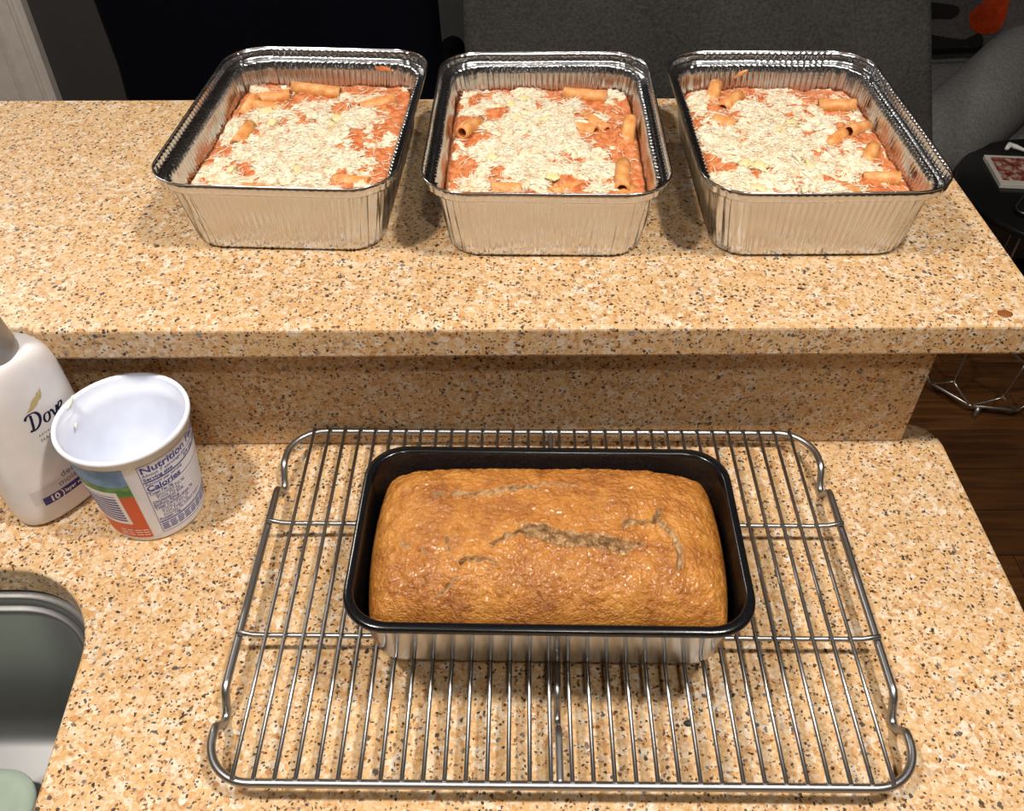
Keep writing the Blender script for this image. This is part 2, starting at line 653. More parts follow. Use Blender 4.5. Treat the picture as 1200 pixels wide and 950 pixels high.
dk = lathe('door_handle', [(0.0, 0.0), (0.028, 0.0), (0.028, 0.006), (0.010, 0.010), (0.010, 0.03), (0.026, 0.04), (0.026, 0.055), (0.0, 0.064)], M['rack'], door, seg=24, loc=(-1.60, YW - 0.012, 1.0))
dk.rotation_euler = (pi / 2, 0, 0)

# ceiling cans, the living-room one an added fill light
for i, (x, y, wts) in enumerate(LAMPS):
    t = empty('ceiling_light', (x, y, CEIL))
    tag(t, ['recessed ceiling light above the sink', 'recessed ceiling light above the right counter end', 'recessed ceiling light behind the photographer', 'added fill light in the living room, brightening the door casing'][i],
        'ceiling light', 'recessed ceiling lights')
    lathe('light_trim', [(0.064, -0.002), (0.066, -0.008), (0.09, -0.006), (0.095, 0.0)], M['trim'], t, seg=40)
    lathe('diffuser', [(0.0005, -0.003), (0.064, -0.003)], M['lamp'], t, seg=40)
    ld = bpy.data.lights.new('lamp', 'AREA')
    ld.shape = 'DISK'
    ld.size = 0.13
    ld.energy = wts
    ld.color = LAMP_COLOR
    lo = bpy.data.objects.new('lamp', ld)
    COL.objects.link(lo)
    lo.parent = t
    lo.location = (0, 0, -0.012)

# ------------------------------------------------------------------ counters
CZ, BZ = 0.91, 1.06
hole_pts = [(-0.82, 0.413, 0.08), (-0.3065, 0.413, 0.083), (-0.283, 0.03, 0.08), (-0.82, 0.03, 0.08)]
sink_hole = round_poly(hole_pts, 0.08, 14)
outline = round_poly([(-1.25, -0.13, 0.0), (0.372, -0.13, 0.01), (0.370, 0.566, 0.030), (-1.25, 0.566, 0.0)], 0.03, 10)
counter = slab('countertop', outline, CZ - 0.03, CZ, M['granite'], hole=sink_hole, bevel=0.003)
tag(counter, 'lower speckled gold granite countertop with sink cutout and rounded corner', 'countertop')
bs = box('backsplash', -1.25, 0.335, 0.5417, 0.5617, CZ + 0.0005, BZ - 0.0285, M['granite'], bevel=0.0015)
tag(bs, 'short granite backsplash strip under the raised bar', 'backsplash')
knee = box('wall_knee', -1.25, 0.335, 0.5665, 0.72, 0.0, BZ - 0.0285, M['drywall'])
tag(knee, 'half-height wall carrying the raised bar counter', 'wall', kind='structure')
bar_out = round_poly([(-1.25, 0.512, 0.0), (0.397, 0.512, 0.012), (0.396, 0.886, 0.02), (-1.25, 0.892, 0.0)], 0.02, 6)
bar = slab('bar_counter', bar_out, BZ - 0.028, BZ, M['granite'], bevel=0.003)
tag(bar, 'raised speckled gold granite bar counter carrying three foil pans', 'bar counter')
cab = empty('base_cabinet', (0, 0, 0))
tag(cab, 'brown base cabinet under the lower granite countertop', 'cabinet')
bm = bmesh.new()
for b_ in ((-1.25, -1.22, -0.10, 0.56, 0.0, 0.879), (0.30, 0.335, -0.10, 0.56, 0.0, 0.879), (-1.22, 0.30, 0.53, 0.56, 0.0, 0.879),
           (-1.22, 0.30, -0.10, 0.53, 0.10, 0.12), (-1.22, 0.30, -0.10, -0.08, 0.84, 0.879)):
    box_bm(bm, *b_)
from_bm('cabinet_body', bm, M['cabinet'], cab)
for i, (x0, x1) in enumerate(((-1.21, -0.72), (-0.71, -0.21), (-0.20, 0.29))):
    d = box('door', x0, x1, -0.12, -0.101, 0.12, 0.83, M['cabinet'], cab, bevel=0.004)
    box('handle', x1 - 0.05, x1 - 0.035, -0.15, -0.12, 0.6, 0.72, M['rack'], d, bevel=0.004)

# ------------------------------------------------------------------ sink
sk = empty('sink', (-0.55, 0.22, 0.70))
tag(sk, 'undermounted stainless steel kitchen sink bowl at lower left', 'sink')


def inset(poly, d):
    n = len(poly)
    out = []
    for i in range(n):
        a, b = Vector(poly[i - 1]), Vector(poly[(i + 1) % n])
        t = (b - a).normalized()
        nv = Vector((t.y, -t.x))     # clockwise loops: inward
        out.append(Vector(poly[i]) + nv * d)
    return out
area = sum(sink_hole[i - 1][0] * sink_hole[i][1] - sink_hole[i][0] * sink_hole[i - 1][1] for i in range(len(sink_hole)))
sgn = 1.0 if area < 0 else -1.0
levels = [(-0.030, 0.8785), (0.000, 0.8785), (0.0045, 0.8785), (0.0055, 0.8765), (0.0056, 0.871), (0.0065, 0.8695), (0.0095, 0.8695),
          (0.0115, 0.868), (0.0120, 0.864), (0.013, 0.84), (0.016, 0.76), (0.020, 0.725), (0.028, 0.708), (0.042, 0.7005)]
rings = [[(p.x + 0.55, p.y - 0.22, z - 0.70) for p in inset(sink_hole, d * sgn)] for d, z in levels]
v, f = loft(rings, cap_last=True)
bowl = fix_normals(new_mesh('bowl', v, f, M['sink'], sk))
so = bowl.modifiers.new('thick', 'SOLIDIFY')
so.thickness = 0.0012
lathe('drain', [(0.0, 0.002), (0.02, 0.002), (0.03, 0.004), (0.042, 0.004), (0.046, 0.001)], M['rack'], sk, seg=32, loc=(0.0, 0.0, 0.0005))

tub = empty('plastic_container', (-0.47, 0.245, 0.7022))
tag(tub, 'pale green translucent plastic lidded container lying in the sink', 'container')
rings = []
for hx, hy, z in ((0.066, 0.080, 0.0), (0.070, 0.084, 0.002), (0.074, 0.089, 0.026)):
    rings.append([(p[0], p[1], z) for p in rrect(hx, hy, 0.03, 4, 4, 10)])
v, f = loft(rings, cap_first=True)
new_mesh('body', v, f, M['pale_lid'], tub)
rings = []
for hx, hy, z in ((0.0745, 0.0895, 0.024), (0.080, 0.0945, 0.024), (0.081, 0.0955, 0.027), (0.080, 0.0945, 0.030), (0.070, 0.085, 0.0305), (0.067, 0.082, 0.0285)):
    rings.append([(p[0], p[1], z) for p in rrect(hx, hy, 0.034, 4, 4, 10)])
v, f = loft(rings, cap_last=True)
new_mesh('lid', v, f, M['pale_lid'], tub)

# ------------------------------------------------------------------ cooling rack
rk = empty('cooling_rack', (0.0305, 0.3866, CZ), radians(-0.8))
tag(rk, 'rectangular steel wire cooling rack under the loaf pan', 'cooling rack')
FH, FR, WR = 0.0185, 0.0028, 0.0014
hx, hy, rc = 0.2180, 0.1497, 0.029
base = round_poly([(-hx, -hy, rc), (hx, -hy, rc), (hx, hy, rc), (-hx, hy, rc)], rc, 14)
pts = []
n = len(base)
for i in range(n):
    a, b = Vector(base[i]), Vector(base[(i + 1) % n])
    L = (b - a).length
    k = max(1, int(L / 0.0035))
    for j in range(k):
        pts.append(a + (b - a) * (j / k))
FOOT = (-0.1005, 0.0985)


def foot_dip(y, c):
    d = abs(y - c)
    if d > 0.015:
        return 0.0
    t = d / 0.015
    return 0.5 + 0.5 * cos(pi * min(1, max(0, (t - 0.12) / 0.88)))
path = []
for p in pts:
    dz = 0.0
    xo = 0.0
    if abs(p.x) > hx - 0.004:
        for c in FOOT:
            q = foot_dip(p.y, c)
            dz = max(dz, q)
        # the middle of each long side is set in a little from the corner loops
    path.append((p.x, p.y, FH - dz * (FH - FR)))
tube('frame', path, FR, M['rack'], rk, seg=12, closed=True)
# centre rail with two feet, under the wires
cr = []
k = 90
for i in range(k + 1):
    y = -hy + 2 * hy * i / k
    dz = max(foot_dip(y, c) for c in FOOT)
    cr.append((-0.0005, y, FH - 0.0003 - dz * (FH - FR)))
tube('centre_rail', cr, 0.0024, M['rack'], rk, seg=10)
# two long cross rails, welded below the fine wires and hooked over the frame
for y in (-0.0475, 0.0505):
    p = []
    for i in range(41):
        x = -hx - 0.001 + (2 * hx + 0.002) * i / 40
        e = max(0.0, (abs(x) - (hx - 0.022)) / 0.022)
        p.append((x, y - 0.001 * e, FH + 0.0022 - 0.002 + 0.0050 * (e ** 2) * (1.0 if e < 1 else 1.0)))
    tube('cross_rail', p, 0.0018, M['rack'], rk, seg=8)
wz = FH + FR + WR * 0.6
v, f = tube_geo([(0, -hy + 0.0004, wz), (0, -hy * 0.4, wz), (0, hy * 0.4, wz), (0, hy - 0.0004, wz)], WR, 8)
w0 = None
for i in range(32):
    x = -0.1985 + 0.3975 * i / 31
    if w0 is None:
        w0 = new_mesh('wire', v, f, M['rack'], rk, loc=(x, 0, 0))
    else:
        copy_part(w0, rk, (x, 0, 0))
RACK_TOP = CZ + wz + WR

# ------------------------------------------------------------------ loaf pan and loaf
PANX, PANY, PANROT = 0.0228, 0.3702, radians(-1.3)
PZ = RACK_TOP + 0.0004
pan = empty('loaf_pan', (PANX, PANY, PZ), PANROT)
tag(pan, 'rectangular metal loaf pan with black nonstick inside holding the bread', 'loaf pan')
PH = 0.0715


def pan_ring(hx_, hy_, r_, z_):
    return [(p[0], p[1], z_) for p in rrect(hx_, hy_, r_, 10, 6, 10)]
rings = [pan_ring(0.110, 0.049, 0.020, 0.0), pan_ring(0.1135, 0.0525, 0.021, 0.0006), pan_ring(0.1158, 0.0548, 0.022, 0.003), pan_ring(0.1166, 0.0557, 0.0225, 0.007)]
for k in range(1, 6):
    t = k / 5
    rings.append(pan_ring(0.1166 + 0.0052 * t, 0.0557 + 0.0150 * t, 0.0225 + 0.003 * t, 0.007 + (PH - 0.010) * t))
v, f = loft(rings, cap_first=True)
fix_normals(new_mesh('outer_shell', v, f, M['pan_metal'], pan))
tag(bpy.data.objects['outer_shell'], 'shiny bare metal outside of the pan')
rings = []
for k in range(5, -1, -1):
    t = k / 5
    rings.append(pan_ring(0.1152 + 0.0052 * t, 0.0543 + 0.0150 * t, 0.0215 + 0.003 * t, 0.007 + (PH - 0.010) * t))
rings += [pan_ring(0.1135, 0.052, 0.020, 0.003), pan_ring(0.110, 0.049, 0.018, 0.0018)]
v, f = loft(rings, cap_last=True)
new_mesh('nonstick_lining', v, f, M['nonstick'], pan)
rim = []
for hx_, hy_, r_, z_ in ((0.1202, 0.0691, 0.0245, PH - 0.0035), (0.1208, 0.0697, 0.0250, PH - 0.0008), (0.1220, 0.0709, 0.026, PH),
                         (0.1252, 0.0745, 0.028, PH), (0.1262, 0.0757, 0.0285, PH - 0.0010), (0.1265, 0.0760, 0.0285, PH - 0.0028),
                         (0.1260, 0.0755, 0.0285, PH - 0.0046), (0.1245, 0.0740, 0.028, PH - 0.0052), (0.1219, 0.0709, 0.0255, PH - 0.0046)):
    rim.append(pan_ring(hx_, hy_, r_, z_))
v, f = loft(rim)
fix_normals(new_mesh('rim', v, f, M['nonstick'], pan))
tag(bpy.data.objects['rim'], 'black rolled rim of the pan')

LOAF_CRACKS = [  # polyline in world x, y; half width; depth
    ([(-0.0127, .3497), (-.0022, .3555), (.0118, .3598)], 0.0016, 0.0040),
    ([(.0118, .3590), (.0200, .3570), (.0290, .3535), (.0443, .3505), (.0570, .3500), (.0660, .3470)], 0.0052, 0.0050),
    ([(.0140, .3625), (.0260, .3605), (.0330, .3570), (.0480, .3545), (.0600, .3535)], 0.0007, 0.0050),
    ([(.0285, .3470), (.0330, .3490), (.0420, .3470)], 0.0006, 0.0040),
    ([(.0470, .3520), (.0530, .3500), (.0590, .3510)], 0.0006, 0.0040),
    ([(.0627, .3521), (.0720, .3470), (.0808, .3477)], 0.0018, 0.0035),
    ([(-.0509, .391), (-.046, .3915)], 0.0012, 0.0022),
    ([(-.038, .3918), (-.0266, .3915), (-.0144, .393), (.0027, .396), (.0125, .397)], 0.0020, 0.0016),
    ([(.0125, .397), (.02, .4002), (.042, .3985)], 0.0013, 0.0014),
    ([(.0690, .3625), (.0740, .3655), (.0805, .3665), (.0898, .3660), (.0955, .3774)], 0.0017, 0.0040),
    ([(.0941, .3661), (.1017, .3577), (.1047, .3461), (.102, .3348)], 0.0019, 0.0018),
    ([(-.0319, .3385), (-.0182, .3392)], 0.0017, 0.0040),
    ([(-.0182, .3392), (-.0091, .335)], 0.0010, 0.0014),
    ([(-.0418, .3558), (-.0403, .3471)], 0.0011, 0.0022),
    ([(-.0697, .3545), (-.066, .352)], 0.0014, 0.0014),
    ([(-.0588, .3486), (-.0528, .3443)], 0.0007, 0.0020),
    ([(-.0489, .3181), (-.037, .3261), (-.0338, .3302)], 0.0006, 0.0016),
]


def seg_dist(px, py, pl):
    best = 9.0
    for i in range(len(pl) - 1):
        ax, ay = pl[i]
        bx, by = pl[i + 1]
        dx, dy = bx - ax, by - ay
        t = max(0.0, min(1.0, ((px - ax) * dx + (py - ay) * dy) / (dx * dx + dy * dy)))
        d = sqrt((px - ax - dx * t) ** 2 + (py - ay - dy * t) ** 2)
        if d < best:
            best = d
    return best


def build_loaf():
    LX, LY = 0.1165, 0.0640
    nx_, ny_ = 460, 260
    ca, sa = cos(-PANROT), sin(-PANROT)
    cracks = []
    for pl, w, d in LOAF_CRACKS:
        q = [((x - PANX) * ca - (y - PANY) * sa, (x - PANX) * sa + (y - PANY) * ca) for x, y in pl]
        bb = (min(a for a, _ in q) - 0.012, max(a for a, _ in q) + 0.012, min(b for _, b in q) - 0.012, max(b for _, b in q) + 0.012)
        cracks.append((q, w, d, bb))
    verts, faces, crumb = [], [], []
    for j in range(ny_ + 1):
        for i in range(nx_ + 1):
            u, w = 2 * i / nx_ - 1, 2 * j / ny_ - 1
            # squircle mapping keeps the outline a rounded rectangle
            k = 0.10
            x = LX * u * sqrt(1 - k * w * w)* 1.0
            y = LY * w * sqrt(1 - k * u * u)
            e = max(0.0, 1 - abs(u) ** 7) ** 0.42 * max(0.0, 1 - abs(w) ** 3.2) ** 0.50
            edge = min(1 - abs(u), (1 - abs(w)) * LY / LX) * LX
            z = 0.047 + 0.0385 * e - 0.004 * (u * u) * (1 - w * w)
            amp = min(1.0, edge / 0.006 + 0.25)
            z += amp * (0.0016 * fbm(x * 22, y * 22, 1.3, 3) + 0.0009 * fbm(x * 95, y * 95, 4.1, 3) + 0.00085 * noise.noise((x * 210, y * 260, 6.0)) + 0.00075 * noise.noise((x * 400, y * 480, 2.0)))
            c = 0.0
            for q, cw, cd, bb in cracks:
                if bb[0] < x < bb[1] and bb[2] < y < bb[3]:
                    jx = x + 0.0016 * noise.noise((x * 210, y * 210, 7.7))
                    jy = y + 0.0020 * noise.noise((x * 210, y * 210, 3.1))
                    d = seg_dist(jx, jy, q)
                    ww = cw * (1 + 0.45 * noise.noise((x * 130, y * 130, 9.9)))
                    t = d / ww
                    if t < 2.6:
                        ins = max(0.0, 1 - t ** 2) if t < 1 else 0.0
                        lump = 0.5 + 0.5 * max(-1, min(1, 1.5 * noise.noise((x * 240, y * 240, 5.5)) + 0.6 * noise.noise((x * 560, y * 560, 1.5))))
                        side = (jy - q[0][1]) if False else 0
                        z -= 1.5 * cd * (ins ** 0.4) * (0.30 + 0.9 * (1 - lump) ** 1.4)
                        # torn lip stands a little proud
                        z += 0.0010 * math.exp(-((t - 1.45) / 0.4) ** 2)
                        c = max(c, 1.0 if t < 0.95 else max(0.0, 1 - (t - 0.95) / 0.35))
            verts.append((x, y, z))
            crumb.append(c)
    W = nx_ + 1
    for j in range(ny_):
        for i in range(nx_):
            a = j * W + i
            faces.append((a, a + 1, a + W + 1, a + W))
    # skirt down into the pan
    border = [i for i in range(W)] + [j * W + nx_ for j in range(1, ny_ + 1)] + [ny_ * W + i for i in range(nx_ - 1, -1, -1)] + [j * W for j in range(ny_ - 1, 0, -1)]
    prev = border
    for z_, s_x, s_y in ((0.040, 0.997, 0.985), (0.022, 0.985, 0.92), (0.004, 0.965, 0.80)):
        cur = []
        for b_ in border:
            x, y, z = verts[b_]
            cur.append(len(verts))
            verts.append((x * s_x, y * s_y, z_))
            crumb.append(0.0)
        for k in range(len(border)):
            l = (k + 1) % len(border)
            faces.append((prev[l], prev[k], cur[k], cur[l]))
        prev = cur
    faces.append(tuple(prev[::-1]))
    o = new_mesh('banana_bread_loaf', verts, faces, M['crust'], loc=(PANX, PANY, PZ), rot=(0, 0, PANROT))
    at = o.data.color_attributes.new('crumb', 'FLOAT_COLOR', 'POINT')
    at.data.foreach_set('color', [q for c in crumb for q in (c, c, c, 1.0)])
    return o
loaf = build_loaf()
tag(loaf, 'golden brown quick bread loaf with cracked top, baked in the pan', 'bread')

# ------------------------------------------------------------------ foil trays with baked ziti
TRAYS = [((-0.175, 0.7224), -3.0), ((0.029, 0.711), -1.2), ((0.2375, 0.710), 0.0)]
TLAB = [('left foil pan, its back left corner by the dark armchair', 'baked ziti in the left foil pan, whole pasta tubes along its back edge'),
        ('middle foil pan of the three on the bar', 'baked ziti in the middle foil pan, bare red sauce at its right'),
        ('right foil pan, nearest the open end of the bar', 'baked ziti in the right foil pan, hollow pasta tube at its back right')]
OW, OL, TH = 0.0945, 0.1272, 0.067     # outer half width, half length, height


def foil_shell(seed, parent):
    NX, NY, NC = 130, 170, 46
    rnd = random.Random(seed)
    prof = [  # half width reduction from outer, z, corner radius, flute amount
        (0.0230, 0.0006, 0.022, 0.0), (0.0205, 0.0003, 0.024, 0.15), (0.0186, 0.0012, 0.026, 0.4), (0.0174, 0.0040, 0.027, 0.8)]
    for k in range(1, 9):
        t = k / 8
        prof.append((0.0174 - 0.0080 * t, 0.0040 + 0.0530 * t, 0.027 + 0.003 * t, 1.0))
    prof += [(0.0086, 0.0580, 0.031, 0.9), (0.0074, 0.0585, 0.032, 0.45), (0.0060, 0.0582, 0.033, 0.12), (0.0028, 0.0578, 0.034, 0.10), (0.0018, 0.0583, 0.035, 0.2),
             (0.0012, 0.0600, 0.035, 0.45), (0.0006, 0.0635, 0.036, 0.5), (0.0, TH, 0.036, 0.15)]
    ref = rrect(OW - 0.012, OL - 0.012, 0.03, NX, NY, NC)
    s, acc = [0.0], 0.0
    for i in range(1, len(ref)):
        acc += sqrt((ref[i][0] - ref[i - 1][0]) ** 2 + (ref[i][1] - ref[i - 1][1]) ** 2)
        s.append(acc)
    rings = []
    for li, (dr, z, r, fl) in enumerate(prof):
        ring = []
        for i, p in enumerate(rrect(OW - dr, OL - dr, r, NX, NY, NC)):
            x, y, ax, ay, c, side = p
            if side in (1, 3):
                amp = 0.00105
            elif side == 2:
                amp = 0.0009
            else:
                amp = 0.00035
            d = amp * sin(2 * pi * s[i] / 0.0052) * (1 - c)
            if c > 0 or side >= 4:
                cc = 0.35 + 0.65 * c
                d += cc * (0.0026 * noise.noise((s[i] * 330, z * 14, seed)) + 0.0018 * noise.noise((s[i] * 760, z * 25 + 3, seed + 2.2)))
            else:
                # loose wrinkles close to the corners, gentle dents elsewhere
                d += 0.0008 * noise.noise((x * 22, y * 22, z * 20 + seed)) + 0.0002 * noise.noise((s[i] * 500, z * 40, seed))
            d *= fl
            zz = z
            if li >= len(prof) - 7:
                zz += 0.0005 * fl * noise.noise((s[i] * 260, 1.0, seed))
            zz += (0.0012 * noise.noise((x * 9, y * 9, seed + 5.0)) if li > 10 else 0.0)
            ring.append((x + ax * d, y + ay * d, zz))
        rings.append(ring)
    v, f = loft(rings, cap_first=True, flip=False)
    o = fix_normals(new_mesh('foil_shell', v, f, M['foil'], parent))
    sm = o.modifiers.new('thick', 'SOLIDIFY')
    sm.thickness = 0.0003
    sm.offset = 0.0
    top = [rings[-1][i] for i in range(0, len(rings[-1]), 3)]
    tube('rolled_rim', top, 0.0007, M['foil'], parent, seg=8, closed=True)


def food_height(x, y, seed):
    ex = max(0.0, 1 - (abs(x) / 0.080) ** 3)
    ey = max(0.0, 1 - (abs(y) / 0.114) ** 3)
    z = 0.0355 + 0.0055 * min(ex, ey) ** 0.5
    z += 0.0030 * noise.noise((x * 38, y * 38, seed)) + 0.0021 * noise.noise((x * 85, y * 85, seed + 3)) + 0.0013 * noise.noise((x * 210, y * 210, seed + 7)) + 0.0006 * noise.noise((x * 480, y * 480, seed + 9))
    return z


def cheese_amount(x, y, seed, reg):
    """positive where grated cheese lies; reg = centre x, y, half x, half y, bias"""
    cx, cy, sx, sy, bias = reg
    d = (((x - cx) / sx) ** 4 + ((y - cy) / sy) ** 4) ** 0.25
    return bias + 0.62 * (1.0 - d) * 1.3 + 0.95 * noise.noise((x * 36, y * 36, seed + 11)) + 0.75 * noise.noise((x * 90, y * 90, seed + 17)) + 0.3 * noise.noise((x * 230, y * 230, seed + 19))


REG = [(-0.004, -0.014, 0.060, 0.078, 0.02), (-0.012, 0.002, 0.056, 0.090, 0.02), (-0.016, -0.006, 0.062, 0.090, 0.05)]
# explicit pasta tubes: x, y, heading (deg), tilt (deg), length
TUBES = [
    [(-0.0100, 0.0890, -6, -3, 0.046), (-0.0480, 0.0770, 10, 4, 0.032), (-0.0650, 0.0560, 70, 22, 0.024), (-0.0560, 0.0030, 80, 6, 0.03), (0.050, 0.070, 30, 2, 0.034)],
    [(0.0720, 0.0190, 80, 24, 0.030), (-0.0640, 0.0260, 65, -10, 0.034), (0.0380, 0.0900, -10, 0, 0.040), (0.062, -0.0560, 85, 1, 0.04)],
    [(0.0560, 0.0640, -8, 4, 0.032), (0.0600, -0.0600, -14, 8, 0.028), (-0.0500, 0.0930, 72, 24, 0.026), (0.0640, 0.0230, 40, -10, 0.030), (-0.0360, 0.0790, 50, 6, 0.028), (0.0620, -0.0200, 60, 8, 0.026)],
]


def food_grid(seed, fn):
    NXg, NYg = 130, 180
    HX, HY = 0.0805, 0.1130
    verts, faces = [], []
    for j in range(NYg + 1):
        for i in range(NXg + 1):
            u, w = 2 * i / NXg - 1, 2 * j / NYg - 1
            x = HX * u * (1 - 0.105 * abs(w) ** 6 * abs(u))
            y = HY * w * (1 - 0.085 * abs(u) ** 6 * abs(w))
            verts.append((x, y, fn(x, y)))
    W = NXg + 1
    for j in range(NYg):
        for i in range(NXg):
            a = j * W + i
            faces.append((a, a + 1, a + W + 1, a + W))
    border = [i for i in range(W)] + [j * W + NXg for j in range(1, NYg + 1)] + [NYg * W + i for i in range(NXg - 1, -1, -1)] + [j * W for j in range(NYg - 1, 0, -1)]
    return verts, faces, border


PASTA_CACHE = {}


def pasta_mesh(L):
    key = round(L, 3)
    if key in PASTA_CACHE:
        return PASTA_CACHE[key]
    ro, ri, n = 0.0060, 0.0041, 22
    rings = []
    for x, r in ((-L / 2, ri), (-L / 2, ro), (-L / 4, ro * 0.985), (0, ro), (L / 4, ro * 0.985), (L / 2, ro), (L / 2, ri), (0, ri), (-L / 2, ri)):
        rings.append([(x, r * cos(2 * pi * k / n) * (1 + 0.03 * ((k % 2) if r > 0.005 else 0)), r * sin(2 * pi * k / n) * (1 + 0.03 * ((k % 2) if r > 0.005 else 0))) for k in range(n)])
    v, f = loft(rings)
    me = bpy.data.meshes.new('pasta_tube')
    me.from_pydata(v, [], f)
    me.polygons.foreach_set('use_smooth', [True] * len(me.polygons))
    me.materials.append(M['pasta'])
    PASTA_CACHE[key] = me
    return me


def build_food(idx, root, seed):
    rnd = random.Random(seed * 7 + 3)
    H = lambda x, y: food_height(x, y, seed)
    v, f, border = food_grid(seed, H)
    cur = []
    for b_ in border:
        x, y, z = v[b_]
        cur.append(len(v))
        v.append((x * 0.84, y * 0.88, 0.003))
    for k in range(len(border)):
        l = (k + 1) % len(border)
        f.append((border[l], border[k], cur[k], cur[l]))
    f.append(tuple(cur[::-1]))
    new_mesh('sauce_bed', v, f, M['sauce'], root)
    reg = REG[idx]
    CA = lambda x, y: cheese_amount(x, y, seed, reg)
    # melted cheese blanket: rises out of the sauce where cheese lies, sinks below elsewhere
    def ch(x, y):
        a = CA(x, y)
        t = max(-1.0, min(1.0, a * 2.2))
        return H(x, y) + (0.0022 * t if t > 0 else 0.004 * t) + 0.0013 * noise.noise((x * 420, y * 420, 2.2)) + 0.0010 * noise.noise((x * 190, y * 190, 8.2))
    v, f, border = food_grid(seed, ch)
    keep = []
    for q in f:
        cx = sum(v[i][0] for i in q) / 4
        cy = sum(v[i][1] for i in q) / 4
        if CA(cx, cy) > -0.25 and abs(cx) < 0.078 and abs(cy) < 0.110:
            keep.append(q)
    used = sorted({i for q in keep for i in q})
    mp = {o: k for k, o in enumerate(used)}
    o = new_mesh('cheese_layer', [v[i] for i in used], [tuple(mp[i] for i in q) for q in keep], M['cheese'], root)
    # whole pasta tubes lying in the sauce
    for (x, y, hd, tl, L) in TUBES[idx]:
        o = bpy.data.objects.new('pasta_tube', pasta_mesh(L))
        COL.objects.link(o)
        o.parent = root
        o.location = (x, y, H(x, y) + 0.0010)
        o.rotation_euler = (rnd.uniform(0, 3), radians(-tl), radians(hd))
    for _ in range(5):
        for _try in range(30):
            x, y = rnd.uniform(-0.066, 0.066), rnd.uniform(-0.095, 0.095)
            if CA(x, y) < 0.05 and all((x - q[0]) ** 2 + (y - q[1]) ** 2 > 0.016 ** 2 for q in TUBES[idx]):
                break
        else:
            continue
        o = bpy.data.objects.new('pasta_tube', pasta_mesh(0.030))
        COL.objects.link(o)
        o.parent = root
        o.location = (x, y, H(x, y) - rnd.uniform(0.0020, 0.0045))
        o.rotation_euler = (0, radians(rnd.uniform(-14, 14)), rnd.uniform(0, pi))
    # grated shreds: nobody could count them
    vs, fs = [], []
    made = 0
    tries = 0
    while made < 2200 and tries < 40000:
        tries += 1
        x, y = rnd.uniform(-0.077, 0.077), rnd.uniform(-0.108, 0.108)
        a = CA(x, y)
        if rnd.random() > max(0.05, min(1.0, 0.22 + a * 0.7)):
            continue
        L = rnd.uniform(0.003, 0.012)
        hd = rnd.uniform(0, 2 * pi)
        cv = rnd.uniform(-1.2, 1.2)
        p = []
        ok = True
        for k in range(4):
            t = k / 3 - 0.5
            an = hd + cv * t
            px, py = x + L * t * cos(an), y + L * t * sin(an)
            if abs(px) > 0.078 or abs(py) > 0.110:
                ok = False
                break
            p.append((px, py, H(px, py) + (0.0006 + 0.0016 * max(0.0, min(1.0, a * 2.2))) + rnd.uniform(0, 0.0008) + 0.0022 * abs(t) * rnd.random()))
        if not ok:
            continue
        r = rnd.uniform(0.00020, 0.00042)
        tv, tf = tube_geo(p, [r * 0.7, r, r, r * 0.6], 4)
        o_ = len(vs)
        vs += tv
        fs += [tuple(i + o_ for i in q) for q in tf]
        made += 1
    o = new_mesh('cheese_shreds', vs, fs, M['shreds'], root)
    tag(o, 'pale grated cheese shreds', kind='stuff')
    # thicker lumps of yellow cheese
    for k in range(16):
        for _try in range(40):
            x, y = rnd.uniform(-0.055, 0.055), rnd.uniform(-0.085, 0.085)
            if CA(x, y) > 0.25:
                break
        bm = bmesh.new()
        bmesh.ops.create_icosphere(bm, subdivisions=3, radius=1.0)
        sx, sy, sz = rnd.uniform(0.004, 0.008), rnd.uniform(0.003, 0.006), rnd.uniform(0.0024, 0.0036)
        for vt in bm.verts:
            q = vt.co.copy()
            d = 1 + 0.5 * noise.noise(q * 1.8 + Vector((k * 3.1, seed, 0))) + 0.4 * noise.noise(q * 4.0 + Vector((seed, k, 1)))
            vt.co = Vector((q.x * sx * d, q.y * sy * d, q.z * sz * d))
        from_bm('cheese_lump', bm, M['cheese_yellow'] if k % 3 == 0 else M['cheese'], root, smooth=True, loc=(x, y, H(x, y) + 0.0018), rot=(0, 0, rnd.uniform(0, 3)))
    # dark herb flecks
    vs, fs = [], []
    for _ in range(60):
        x, y = rnd.uniform(-0.07, 0.07), rnd.uniform(-0.10, 0.10)
        z = H(x, y) + 0.0026
        a, s_ = rnd.uniform(0, pi), rnd.uniform(0.0004, 0.0010)
        o_ = len(vs)
        for dx, dy, dz in ((s_, 0, 0), (0, s_ * 0.5, 0.0001), (-s_, 0, 0.0003), (0, -s_ * 0.5, 0.0001), (0, 0, -0.0005)):
            vs.append((x + dx * cos(a) - dy * sin(a), y + dx * sin(a) + dy * cos(a), z + dz))
        fs += [(o_, o_ + 1, o_ + 2, o_ + 3), (o_, o_ + 4, o_ + 1), (o_ + 1, o_ + 4, o_ + 2), (o_ + 2, o_ + 4, o_ + 3), (o_ + 3, o_ + 4, o_)]
    o = new_mesh('herb_flecks', vs, fs, M['herb'], root, smooth=False)
    tag(o, 'dark dried herb flecks', kind='stuff')


def blob(name, loc, scale, mat, parent, seed=0, rot=(0, 0, 0)):
    bm = bmesh.new()
    bmesh.ops.create_icosphere(bm, subdivisions=3, radius=1.0)
    for vt in bm.verts:
        q = vt.co.copy()
        d = 1 + 0.3 * noise.noise(q * 1.7 + Vector((seed, 0, 0)))
        vt.co = Vector((q.x * scale[0] * d, q.y * scale[1] * d, q.z * scale[2] * d))
    return from_bm(name, bm, mat, parent, smooth=True, loc=loc, rot=rot)


